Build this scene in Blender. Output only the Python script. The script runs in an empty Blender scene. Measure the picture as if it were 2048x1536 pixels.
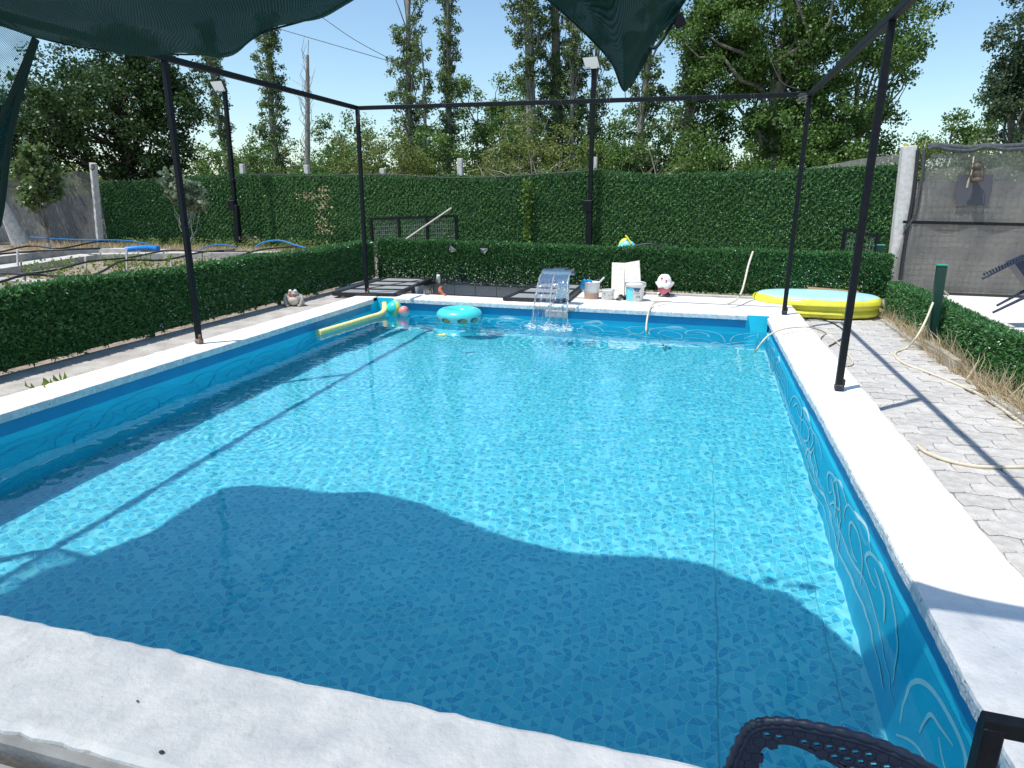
import bpy, math, random
import numpy as np
from mathutils import Matrix, Vector
R = math.radians
sc = bpy.context.scene
C = sc.collection
rnd = random.Random(7)
# ---------------------------------------------------------------- camera
F_PX, PITCH, YAW, ROLL = 1326.96, .2753, -.2649, .0063
EYE = Vector((0, 0, 1.5))
cam = bpy.data.cameras.new('camera'); cam_o = bpy.data.objects.new('camera', cam); C.objects.link(cam_o); sc.camera = cam_o
cam.sensor_width = 36; cam.lens = F_PX / 2048 * 36; cam.clip_start = .05; cam.clip_end = 900
_cy, _sy, _cp, _sp = math.cos(YAW), math.sin(YAW), math.cos(PITCH), math.sin(PITCH)
FWD = Vector((_sy * _cp, _cy * _cp, -_sp)); _ri = Vector((_cy, -_sy, 0)); _up = _ri.cross(FWD)
RIGHT = _ri * math.cos(ROLL) + _up * math.sin(ROLL); UP = -_ri * math.sin(ROLL) + _up * math.cos(ROLL)
_m = Matrix((RIGHT, UP, -FWD)).transposed().to_4x4(); _m.translation = EYE; cam_o.matrix_world = _m

def ray(px, py): return FWD + RIGHT * ((px - 1024) / F_PX) + UP * ((768 - py) / F_PX)
def onz(px, py, z):      # photo pixel -> point on the level z
    d = ray(px, py); return EYE + d * ((z - EYE.z) / d.z)
def ony(px, py, y):
    d = ray(px, py); return EYE + d * (y / d.y)
def onx(px, py, x):
    d = ray(px, py); return EYE + d * (x / d.x)
# ---------------------------------------------------------------- light
SUN_EL, SUN_AZ = R(66.9), R(44.7)     # shadows fall towards (+x, +y)
w = bpy.data.worlds.new('World'); sc.world = w; w.use_nodes = True; nt = w.node_tree
sky = nt.nodes.new('ShaderNodeTexSky'); sky.sky_type = 'NISHITA'; sky.sun_disc = False
sky.sun_elevation = SUN_EL; sky.sun_rotation = R(225.3); sky.altitude = 900; sky.air_density = 1.25; sky.dust_density = .8; sky.ozone_density = 1.2
tint = nt.nodes.new('ShaderNodeMix'); tint.data_type = 'RGBA'; tint.blend_type = 'MULTIPLY'; tint.inputs[0].default_value = 1; tint.inputs[7].default_value = (.90, 1.01, 1.05, 1)
nt.links.new(sky.outputs[0], tint.inputs[6]); nt.links.new(tint.outputs[2], nt.nodes['Background'].inputs[0]); nt.nodes['Background'].inputs[1].default_value = .128
sun = bpy.data.lights.new('sun', 'SUN'); sun.energy = 4.1; sun.angle = R(.6); sun.color = (1, .965, .91)
sun_o = bpy.data.objects.new('sun', sun); C.objects.link(sun_o)
_sd = Vector((math.cos(SUN_AZ) * math.cos(SUN_EL), math.sin(SUN_AZ) * math.cos(SUN_EL), -math.sin(SUN_EL)))
sun_o.rotation_euler = _sd.to_track_quat('-Z', 'Y').to_euler()
sun.cycles.is_caustics_light = True   # real refracted sunlight under water
sc.view_settings.view_transform = 'Standard'; sc.view_settings.look = 'None'; sc.view_settings.exposure = .38; sc.view_settings.gamma = 1
sc.cycles.use_denoising = True; sc.cycles.max_bounces = 10; sc.cycles.transparent_max_bounces = 24; sc.cycles.sample_clamp_indirect = 6
# ---------------------------------------------------------------- materials
def mat(name, col, rough=.6, col2=None, scale=8, detail=4, bump=0, bscale=60, metal=0, spec=.5, trans=0, coat=0, contrast=(.35, .65), bdist=.01, stretch=None):
    m = bpy.data.materials.new(name); m.use_nodes = True; n = m.node_tree.nodes; l = m.node_tree.links; b = n['Principled BSDF']
    b.inputs['Roughness'].default_value = rough; b.inputs['Metallic'].default_value = metal
    b.inputs['Specular IOR Level'].default_value = spec; b.inputs['Base Color'].default_value = (*col, 1)
    b.inputs['Coat Weight'].default_value = coat
    if col2 or bump:
        tc = n.new('ShaderNodeTexCoord'); src = tc.outputs['Object']
        if stretch:
            mp = n.new('ShaderNodeMapping'); mp.inputs['Scale'].default_value = stretch; l.new(src, mp.inputs[0]); src = mp.outputs[0]
    if col2:
        t = n.new('ShaderNodeTexNoise'); t.inputs['Scale'].default_value = scale; t.inputs['Detail'].default_value = detail; l.new(src, t.inputs['Vector'])
        rp = n.new('ShaderNodeValToRGB'); rp.color_ramp.elements[0].position = contrast[0]; rp.color_ramp.elements[1].position = contrast[1]
        rp.color_ramp.elements[0].color = (*col, 1); rp.color_ramp.elements[1].color = (*col2, 1)
        l.new(t.outputs[0], rp.inputs[0]); l.new(rp.outputs[0], b.inputs['Base Color'])
    if bump:
        t2 = n.new('ShaderNodeTexNoise'); t2.inputs['Scale'].default_value = bscale; t2.inputs['Detail'].default_value = 5; l.new(src, t2.inputs['Vector'])
        bp = n.new('ShaderNodeBump'); bp.inputs['Strength'].default_value = bump; bp.inputs['Distance'].default_value = bdist
        l.new(t2.outputs[0], bp.inputs['Height']); l.new(bp.outputs[0], b.inputs['Normal'])
    return m
def leafmat(name, cols, rough=.45, transl=.35, spec=.4):
    """leaf colour varies from leaf to leaf; part of the light passes through"""
    m = bpy.data.materials.new(name); m.use_nodes = True; n = m.node_tree.nodes; l = m.node_tree.links; b = n['Principled BSDF']
    g = n.new('ShaderNodeNewGeometry'); rp = n.new('ShaderNodeValToRGB'); e = rp.color_ramp.elements
    e[0].color = (*cols[0], 1); e[1].color = (*cols[-1], 1)
    for i, c in enumerate(cols[1:-1]):
        x = e.new((i + 1) / (len(cols) - 1)); x.color = (*c, 1)
    l.new(g.outputs['Random Per Island'], rp.inputs[0]); l.new(rp.outputs[0], b.inputs['Base Color'])
    b.inputs['Roughness'].default_value = rough; b.inputs['Specular IOR Level'].default_value = spec
    if transl:
        t = n.new('ShaderNodeBsdfTranslucent'); mx = n.new('ShaderNodeMixShader'); mx.inputs[0].default_value = transl
        hs = n.new('ShaderNodeHueSaturation'); hs.inputs['Value'].default_value = 1.5; hs.inputs['Hue'].default_value = .485
        l.new(rp.outputs[0], hs.inputs['Color']); l.new(hs.outputs[0], t.inputs[0])
        l.new(b.outputs[0], mx.inputs[1]); l.new(t.outputs[0], mx.inputs[2]); l.new(mx.outputs[0], n['Material Output'].inputs[0])
    return m
def netmat(name, col, holes, transl=0., rough=.9, weave=900.):
    """knitted shade net: fine open weave, part of the light passes"""
    m = bpy.data.materials.new(name); m.use_nodes = True; n = m.node_tree.nodes; l = m.node_tree.links; b = n['Principled BSDF']
    b.inputs['Roughness'].default_value = rough; b.inputs['Base Color'].default_value = (*col, 1); b.inputs['Specular IOR Level'].default_value = .15
    tc = n.new('ShaderNodeTexCoord')
    wv = n.new('ShaderNodeTexWave'); wv.bands_direction = 'DIAGONAL'; wv.inputs['Scale'].default_value = weave / 20; wv.inputs['Distortion'].default_value = 1.5; wv.inputs['Detail'].default_value = 2
    l.new(tc.outputs['Object'], wv.inputs['Vector'])
    cr = n.new('ShaderNodeMix'); cr.data_type = 'RGBA'; cr.inputs[6].default_value = (*[q * .45 for q in col], 1); cr.inputs[7].default_value = (*[q * 1.5 for q in col], 1); l.new(wv.outputs['Fac'], cr.inputs[0]); l.new(cr.outputs[2], b.inputs['Base Color'])
    nz = n.new('ShaderNodeTexNoise'); nz.inputs['Scale'].default_value = 9; l.new(tc.outputs['Object'], nz.inputs['Vector'])
    ma = n.new('ShaderNodeMath'); ma.operation = 'MULTIPLY'; l.new(wv.outputs['Fac'], ma.inputs[0]); l.new(nz.outputs[0], ma.inputs[1])
    mr = n.new('ShaderNodeMapRange'); mr.inputs['To Min'].default_value = holes * .55; mr.inputs['To Max'].default_value = holes * 2.1; l.new(ma.outputs[0], mr.inputs['Value'])
    bp = n.new('ShaderNodeBump'); bp.inputs['Strength'].default_value = .9; bp.inputs['Distance'].default_value = .004; l.new(wv.outputs['Fac'], bp.inputs['Height']); l.new(bp.outputs[0], b.inputs['Normal'])
    tp = n.new('ShaderNodeBsdfTransparent'); mx = n.new('ShaderNodeMixShader'); l.new(mr.outputs[0], mx.inputs[0])
    last = b.outputs[0]
    if transl:
        t = n.new('ShaderNodeBsdfTranslucent'); t.inputs[0].default_value = (*col, 1); m2 = n.new('ShaderNodeMixShader'); m2.inputs[0].default_value = transl
        l.new(last, m2.inputs[1]); l.new(t.outputs[0], m2.inputs[2]); last = m2.outputs[0]
    l.new(last, mx.inputs[1]); l.new(tp.outputs[0], mx.inputs[2]); l.new(mx.outputs[0], n['Material Output'].inputs[0])
    return m
M = {}
M['coping'] = mat('white_painted_concrete', (.82, .80, .765), .75, (.68, .66, .62), 17, 9, .65, 45, contrast=(.54, .80), bdist=.009)
M['coping_rough'] = mat('chipped_white_paint', (.60, .625, .64), .8, (.76, .775, .78), 22, 8, .9, 40, contrast=(.4, .6), bdist=.01)
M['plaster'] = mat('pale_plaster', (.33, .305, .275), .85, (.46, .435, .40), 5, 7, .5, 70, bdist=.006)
M['deck'] = mat('pale_screed', (.62, .58, .53), .85, (.74, .70, .65), 4, 7, .5, 60, bdist=.006)  # pale screed colour of the far deck and right terrace
M['paver'] = mat('concrete_paver_a', (.40, .385, .36), .85, (.52, .50, .47), 12, 7, .6, 90, bdist=.004)
M['paver_b'] = mat('concrete_paver_b', (.36, .345, .325), .85, (.49, .47, .44), 14, 7, .6, 90, bdist=.004)
M['paver_c'] = mat('concrete_paver_c', (.43, .41, .38), .85, (.55, .525, .49), 10, 7, .6, 90, bdist=.004)
M['joint_sand'] = mat('joint_sand', (.32, .30, .27), .95, (.44, .41, .37), 40, 4, .4, 200)
M['kerb'] = mat('grey_concrete', (.30, .29, .275), .85, (.44, .43, .40), 7, 7, .5, 60, bdist=.005)
M['block'] = mat('cinder_block', (.36, .34, .32), .95, (.56, .53, .50), 60, 5, .8, 120)
M['soil'] = mat('dry_soil', (.20, .155, .115), .95, (.36, .29, .22), 6, 9, .8, 40, bdist=.03)
M['field'] = mat('dry_field', (.15, .13, .07), .95, (.27, .23, .14), 1.3, 9, .6, 20, bdist=.05)
M['pool_paint'] = mat('turquoise_pool_paint', (.010, .57, .78), .6, (.018, .62, .82), 3, 5, .5, 90, bdist=.004)
M['band_paint'] = mat('deep_blue_paint_band', (.004, .25, .50), .5, (.006, .29, .55), 4, 5, .2, 100, bdist=.002)
M['vein'] = mat('pale_turquoise_line_paint', (.80, .92, .92), .6, (.58, .88, .90), 9, 4)
M['vein_dim'] = mat('dim_line_paint', (.08, .58, .74), .6, (.04, .54, .74), 9, 4)  # dimmer, bluer line colour for the curls on the left wall
M['liner0'] = mat('liner_print_light', (.145, .64, .72), .5, (.19, .70, .78), 2.5, 3)
M['liner1'] = mat('liner_print_mid', (.07, .57, .70), .5, (.09, .61, .73), 2.5, 3)
M['liner2'] = mat('liner_print_deep', (.045, .47, .63), .5, (.06, .51, .66), 2.5, 3)
M['liner3'] = mat('liner_print_dark', (.02, .41, .61), .5, (.03, .45, .65), 2.5, 3)
M['liner_line'] = mat('liner_print_lines', (.26, .74, .81), .5)
M['seam'] = mat('liner_seam', (.06, .38, .48), .5)
M['black_metal'] = mat('black_enamelled_steel', (.004, .006, .009), .5, (.008, .010, .013), 30, 4, .1, 80, spec=.22)
M['worn_metal'] = mat('worn_black_steel', (.012, .013, .016), .5, (.06, .058, .055), 25, 8, .4, 60, contrast=(.55, .7))
M['steel'] = mat('brushed_stainless', (.60, .62, .65), .22, (.50, .53, .57), 3, 3, .04, 300, metal=1, stretch=(1, 1, 30))
M['white_plastic'] = mat('white_plastic', (.78, .78, .75), .4, (.68, .68, .64), 6, 4)
M['rust'] = mat('rusty_steel', (.12, .05, .03), .8, (.3, .22, .16), 40, 5, .5, 80)
M['wood'] = mat('whitewashed_wood', (.48, .44, .385), .75, (.66, .62, .565), 5, 8, .4, 40, stretch=(12, 12, 1.2))
M['wood_dark'] = mat('weathered_grey_wood', (.27, .23, .18), .85, (.42, .36, .28), 6, 8, .5, 40, stretch=(1, 10, 10))
M['hose'] = mat('beige_hose', (.55, .49, .36), .55, (.66, .60, .46), 9, 4)
M['black_pipe'] = mat('black_drip_pipe', (.018, .019, .022), .45)
M['blue_pipe'] = mat('blue_pipe', (.02, .17, .42), .35)
M['green_post'] = mat('green_steel_post', (.004, .038, .026), .4)
M['conc_post'] = mat('white_washed_concrete', (.50, .49, .47), .85, (.66, .65, .62), 12, 7, .4, 50)
M['net_grey'] = netmat('grey_shade_net', (.33, .325, .31), .40, .3)
M['net_dark'] = netmat('dark_grey_net', (.20, .198, .195), .30, .2)
M['kerb_light'] = mat('pale_concrete', (.40, .38, .35), .85, (.56, .54, .50), 5, 7, .5, 50, bdist=.006)
M['net_green'] = netmat('green_shade_net', (.008, .036, .028), .022, .15)
M['net_top'] = netmat('green_shade_net_overhead', (.012, .06, .05), .48, .4)
M['net_flap'] = netmat('green_shade_net_single_layer', (.02, .15, .15), .62, .5)
M['hem'] = mat('green_net_hem', (.007, .030, .025), .9)
M['beige_board'] = mat('beige_fibre_board', (.50, .45, .37), .9, (.34, .31, .26), 3, 8, .3, 40)
M['bark'] = mat('grey_bark', (.16, .14, .115), .9, (.30, .27, .235), 8, 7, .9, 30, stretch=(3, 3, .6), bdist=.02)
M['bark_pale'] = mat('pale_poplar_bark', (.34, .32, .28), .9, (.20, .185, .16), 7, 7, .7, 26, stretch=(2, 2, .6), bdist=.02)
M['bark_dark'] = mat('dark_bark', (.045, .038, .03), .95, (.09, .075, .06), 8, 6, .9, 30, bdist=.02)
M['whitewash'] = mat('whitewashed_bark', (.60, .58, .55), .9, (.42, .40, .37), 14, 6, .6, 40)
M['twig'] = mat('bare_grey_twigs', (.26, .22, .18), .9, (.36, .32, .27), 4, 4)
M['leaf_hedge'] = leafmat('plastic_hedge_leaf', [(.032, .10, .026), (.05, .155, .04), (.075, .215, .056), (.14, .34, .13)], .36, .15, .6)
M['leaf_fence'] = leafmat('plastic_fence_leaf', [(.070, .165, .050), (.10, .23, .07), (.14, .31, .10), (.22, .44, .18)], .42, .15, .5)
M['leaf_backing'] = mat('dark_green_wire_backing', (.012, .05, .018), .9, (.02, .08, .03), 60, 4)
M['leaf_poplar'] = leafmat('poplar_leaf', [(.07, .115, .035), (.10, .16, .05), (.13, .20, .07), (.19, .26, .12)], .4, .35)
M['leaf_oak'] = leafmat('broad_leaf', [(.052, .112, .022), (.08, .16, .034), (.115, .21, .048), (.17, .28, .08)], .42, .38)
M['leaf_dark'] = leafmat('dark_leaf', [(.018, .042, .011), (.028, .062, .016), (.05, .105, .028), (.08, .15, .045)], .4, .30)
M['leaf_olive'] = leafmat('olive_shrub_leaf', [(.10, .15, .035), (.14, .19, .045), (.17, .22, .06), (.22, .28, .10)], .5, .38)
M['leaf_grey'] = leafmat('grey_green_leaf', [(.12, .17, .10), (.17, .22, .14), (.22, .28, .19)], .5, .3)
M['weed'] = leafmat('garden_weed_leaf', [(.08, .15, .02), (.13, .21, .03), (.20, .28, .06)], .5, .35)
M['straw'] = leafmat('dry_grass', [(.40, .32, .19), (.52, .43, .27), (.62, .53, .36), (.30, .26, .13)], .7, .3)
M['petal'] = leafmat('white_specks', [(.5, .5, .48), (.75, .75, .72)], .5, .1)
M['petal_red'] = mat('red_petals', (.45, .10, .10), .6)
M['petal_yellow'] = mat('yellow_petals', (.6, .5, .08), .6)
def add_specks(m, scale, lo, hi, dark):
    n = m.node_tree.nodes; l = m.node_tree.links; b = n['Principled BSDF']; src = b.inputs['Base Color'].links[0].from_socket
    tc = n.new('ShaderNodeTexCoord'); t = n.new('ShaderNodeTexNoise'); t.inputs['Scale'].default_value = scale; t.inputs['Detail'].default_value = 3; l.new(tc.outputs['Object'], t.inputs['Vector'])
    t3 = n.new('ShaderNodeTexNoise'); t3.inputs['Scale'].default_value = 2.2; l.new(tc.outputs['Object'], t3.inputs['Vector'])
    ad = n.new('ShaderNodeMath'); ad.operation = 'MULTIPLY_ADD'; ad.inputs[1].default_value = .25; l.new(t3.outputs[0], ad.inputs[0]); l.new(t.outputs[0], ad.inputs[2])
    mr = n.new('ShaderNodeMapRange'); mr.inputs['From Min'].default_value = lo; mr.inputs['From Max'].default_value = hi; l.new(ad.outputs[0], mr.inputs['Value'])
    mx = n.new('ShaderNodeMix'); mx.data_type = 'RGBA'; l.new(mr.outputs[0], mx.inputs[0]); l.new(src, mx.inputs[6]); mx.inputs[7].default_value = (*dark, 1); l.new(mx.outputs[2], b.inputs['Base Color'])
add_specks(M['coping'], 70, .845, .90, (.35, .33, .30)); add_specks(M['coping_rough'], 60, .76, .82, (.22, .24, .26)); add_specks(M['plaster'], 45, .78, .86, (.16, .14, .12)); add_specks(M['deck'], 40, .78, .88, (.34, .31, .27)); add_specks(M['pool_paint'], 30, .83, .88, (.01, .36, .58))
for k_ in ('paver', 'paver_b', 'paver_c'): add_specks(M[k_], 55, .74, .86, (.17, .15, .13))
# ---------------------------------------------------------------- mesh builder
class MB:
    def __init__(s): s.v = []; s.f = []; s.m = []; s.sm = []
    def add(s, v, f, mi=0, smooth=False):
        o = len(s.v); s.v += [tuple(p) for p in v]; s.f += [tuple(i + o for i in q) for q in f]; s.m += [mi] * len(f); s.sm += [smooth] * len(f); return s
    def box(s, c, d, rot=None, mi=0, bev=0.):
        hx, hy, hz = d[0] / 2, d[1] / 2, d[2] / 2
        if bev:
            b = min(bev, hx * .9, hy * .9, hz * .9); v = []
            for z in (-hz, -hz + b, hz - b, hz):
                k = b if abs(z) == hz else 0
                for x, y in ((-hx + b, -hy), (hx - b, -hy), (hx, -hy + b), (hx, hy - b), (hx - b, hy), (-hx + b, hy), (-hx, hy - b), (-hx, -hy + b)):
                    v.append((math.copysign(max(abs(x) - k, 0), x), math.copysign(max(abs(y) - k, 0), y), z))
            f = [tuple(range(7, -1, -1)), tuple(range(24, 32))]
            for r in range(3):
                for i in range(8): a = r * 8 + i; bb = r * 8 + (i + 1) % 8; f.append((a, bb, bb + 8, a + 8))
        else:
            v = [(x, y, z) for x in (-hx, hx) for y in (-hy, hy) for z in (-hz, hz)]
            f = [(0, 1, 3, 2), (4, 6, 7, 5), (0, 4, 5, 1), (2, 3, 7, 6), (0, 2, 6, 4), (1, 5, 7, 3)]
        c = Vector(c)
        if rot is not None: v = [c + rot @ Vector(p) for p in v]
        else: v = [c + Vector(p) for p in v]
        return s.add(v, f, mi)
    def bar(s, a, b, wx, wy=None, mi=0, up=(0, 0, 1), bev=0.):
        a, b = Vector(a), Vector(b); d = b - a; L = d.length; z = d.normalized(); u = Vector(up)
        if abs(z.dot(u)) > .99: u = Vector((0, 1, 0))
        x = u.cross(z).normalized(); y = z.cross(x)
        return s.box((a + b) / 2, (wx, wy or wx, L), Matrix((x, y, z)).transposed(), mi, bev)
    def tube(s, pts, r, n=8, mi=0, cap=True, flat=1.):
        pts = [Vector(p) for p in pts]; k = len(pts)
        if not hasattr(r, '__len__'): r = [r] * k
        v = []; up = None
        for i, p in enumerate(pts):
            t = (pts[min(i + 1, k - 1)] - pts[max(i - 1, 0)])
            t = t.normalized() if t.length > 1e-9 else Vector((0, 0, 1))
            if up is None: up = t.orthogonal().normalized()
            up = (up - t * up.dot(t)); up = up.normalized() if up.length > 1e-6 else t.orthogonal().normalized()
            w2 = t.cross(up)
            for j in range(n):
                a = 2 * math.pi * j / n; v.append(p + up * (math.cos(a) * r[i]) + w2 * (math.sin(a) * r[i] * flat))
        f = [(i * n + j, i * n + (j + 1) % n, (i + 1) * n + (j + 1) % n, (i + 1) * n + j) for i in range(k - 1) for j in range(n)]
        s.add(v, f, mi, True)
        if cap:
            s.add(v[:n], [tuple(range(n - 1, -1, -1))], mi); s.add(v[-n:], [tuple(range(n))], mi)
        return s
    def lathe(s, prof, o=(0, 0, 0), n=24, mi=0, rot=None, sx=1, sy=1):
        o = Vector(o); v = []
        for r, z in prof:
            for j in range(n):
                a = 2 * math.pi * j / n; p = Vector((r * math.cos(a) * sx, r * math.sin(a) * sy, z)); v.append(o + (rot @ p if rot else p))
        f = [(i * n + j, i * n + (j + 1) % n, (i + 1) * n + (j + 1) % n, (i + 1) * n + j) for i in range(len(prof) - 1) for j in range(n)]
        return s.add(v, f, mi, True)
    def ball(s, c, r, n=20, mi=0, sc3=(1, 1, 1), rot=None):
        prof = [(r * max(math.sin(math.pi * i / (n // 2)), 1e-4), -r * math.cos(math.pi * i / (n // 2))) for i in range(n // 2 + 1)]
        c = Vector(c); v = []
        for q, z in prof:
            for j in range(n):
                a = 2 * math.pi * j / n; p = Vector((q * math.cos(a) * sc3[0], q * math.sin(a) * sc3[1], z * sc3[2])); v.append(c + (rot @ p if rot else p))
        k = len(prof); return s.add(v, [(i * n + j, i * n + (j + 1) % n, (i + 1) * n + (j + 1) % n, (i + 1) * n + j) for i in range(k - 1) for j in range(n)], mi, True)
    def prism(s, poly, z0, z1, mi=0):
        n = len(poly); v = [(x, y, z0) for x, y in poly] + [(x, y, z1) for x, y in poly]
        return s.add(v, [tuple(range(n - 1, -1, -1)), tuple(range(n, 2 * n))] + [(i, (i + 1) % n, n + (i + 1) % n, n + i) for i in range(n)], mi)
    def grid(s, P, mi=0, smooth=True):
        r, c = len(P), len(P[0]); return s.add([p for row in P for p in row], [(i * c + j, i * c + j + 1, (i + 1) * c + j + 1, (i + 1) * c + j) for i in range(r - 1) for j in range(c - 1)], mi, smooth)
def base_of(p):
    o = Vector((0, 0, 0))
    while p is not None: o = o + p.location; p = p.parent
    return o
def build(name, mb, mats, parent=None, kind=None, label=None):
    me = bpy.data.meshes.new(name); o3 = base_of(parent)
    me.from_pydata([(p[0] - o3.x, p[1] - o3.y, p[2] - o3.z) for p in mb.v], [], mb.f)
    if not isinstance(mats, (list, tuple)): mats = [mats]
    for m in mats: me.materials.append(m)
    me.polygons.foreach_set('material_index', mb.m); me.polygons.foreach_set('use_smooth', mb.sm); me.update()
    o = bpy.data.objects.new(name, me); C.objects.link(o); o.parent = parent
    if kind: o['kind'] = kind
    if label: o['label'] = label
    return o
def build_np(name, V, F, m, parent=None, kind=None, smooth=False):
    """V (n,3), F (k, 3 or 4) numpy"""
    o3 = base_of(parent); V = np.asarray(V, np.float32) - np.array([o3.x, o3.y, o3.z], np.float32)
    me = bpy.data.meshes.new(name); n, k = F.shape
    me.vertices.add(len(V)); me.vertices.foreach_set('co', V.ravel()); me.loops.add(n * k); me.loops.foreach_set('vertex_index', F.ravel().astype(np.int32))
    me.polygons.add(n); me.polygons.foreach_set('loop_start', np.arange(0, n * k, k, dtype=np.int32)); me.update(calc_edges=True)
    if smooth: me.polygons.foreach_set('use_smooth', [True] * n)
    me.materials.append(m); o = bpy.data.objects.new(name, me); C.objects.link(o); o.parent = parent
    if kind: o['kind'] = kind
    return o
def thing(name, label, cat, loc=(0, 0, 0), group=None):
    o = bpy.data.objects.new(name, None); C.objects.link(o); o.location = loc; o.empty_display_size = .1
    o['label'] = label; o['category'] = cat
    if group: o['group'] = group
    return o
def tag(o, label, cat, group=None):
    o['label'] = label; o['category'] = cat
    if group: o['group'] = group
    return o
def struct(name, mb, mats, parent=None):
    o = build(name, mb, mats, parent); 
    if parent is None: o['kind'] = 'structure'
    return o
def smooth_path(P, k=6):
    P = [Vector(p) for p in P]; out = []
    for i in range(len(P) - 1):
        a, b, c, d = P[max(i - 1, 0)], P[i], P[i + 1], P[min(i + 2, len(P) - 1)]
        for j in range(k):
            t = j / k; out.append(.5 * (2 * b + (c - a) * t + (2 * a - 5 * b + 4 * c - d) * t * t + (3 * b - a - 3 * c + d) * t ** 3))
    return out + [P[-1]]
def dup(root, loc, label=None):
    r = root.copy(); C.objects.link(r); r.location = loc
    if label: r['label'] = label
    for ch in list(root.children):
        c = ch.copy(); C.objects.link(c); c.parent = r
        for g in list(ch.children):
            d = g.copy(); C.objects.link(d); d.parent = c
    return r
# ---------------------------------------------------------------- foliage (numpy)
def unit(a): return a / np.maximum(np.linalg.norm(a, axis=-1, keepdims=True), 1e-9)
def blades(P, N, rng, n=8, ln=.045, wd=.008, spread=.9, up=0.):
    """n narrow blades out of every point P around the direction N"""
    k = len(P); P = np.repeat(P, n, 0); D = np.repeat(N, n, 0) + rng.normal(0, spread, (k * n, 3)); D[:, 2] += up; D = unit(D)
    S = unit(np.cross(D, rng.normal(0, 1, (k * n, 3)))); L = ln * rng.uniform(.6, 1.25, (k * n, 1)); W = wd * rng.uniform(.7, 1.3, (k * n, 1))
    a = P - S * W * .5; b = P + S * W * .5; mid = P + D * L * .55; c = mid + S * W * .6; d = P + D * L; e = mid - S * W * .6
    V = np.stack([a, b, c, d, e], 1).reshape(-1, 3); i = np.arange(k * n)[:, None] * 5
    F = np.concatenate([i + np.array([[0, 1, 2, 4]]), i + np.array([[4, 2, 3, 3]])], 0)
    return V, F
def blades_mesh(name, P, N, rng, m, parent, kind='stuff', **k):
    V, F = blades(P, N, rng, **k); n = len(F) // 2
    tri = F[n:, :3]; q = F[:n]; F3 = np.concatenate([q[:, [0, 1, 2]], q[:, [0, 2, 3]], tri], 0)
    return build_np(name, V, F3, m, parent, kind)
def leaves(Cn, rng, size, flat=.3, drop=0.):
    """one folded rhombic leaf at every centre"""
    k = len(Cn); D = unit(rng.normal(0, 1, (k, 3)) + np.array([0, 0, -drop])); N = unit(rng.normal(0, 1, (k, 3)) + np.array([0, 0, flat * 2]))
    S = unit(np.cross(D, N)); L = size * rng.uniform(.6, 1.3, (k, 1)); W = L * .42
    V = np.stack([Cn - D * L * .5, Cn + S * W, Cn + D * L * .5, Cn - S * W], 1).reshape(-1, 3)
    return V, np.arange(k * 4).reshape(k, 4)
# ================================================================ POOL
XL, XR, YN, YF = -4.65, .96, 1.56, 9.28          # inner edges of the coping
WL, WR, WN, WF = -4.71, 1.0, 1.50, 9.34          # inner faces of the walls
ZW, ZF = -.235, -1.28                            # water level, pool floor
def shade_receiver(o): o.cycles.is_caustics_receiver = True; return o
g = MB()
hx0, hx1, hy0, hy1 = -5.0, 1.3, 1.2, 11.6
XS, YS = (-400, hx0, hx1, 400), (-100, hy0, hy1, 600)
for i in range(3):
    for j in range(3):
        if (i, j) != (1, 1): g.add([(XS[i], YS[j], -.32), (XS[i + 1], YS[j], -.32), (XS[i + 1], YS[j + 1], -.32), (XS[i], YS[j + 1], -.32)], [(0, 1, 2, 3)])
struct('ground', g, M['field'])
fl = struct('pool_floor', MB().box(((WL + WR) / 2, (WN + WF) / 2, ZF - .1), (WR - WL + .4, WF - WN + .4, .2)), M['liner_line']); shade_receiver(fl)
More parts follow.
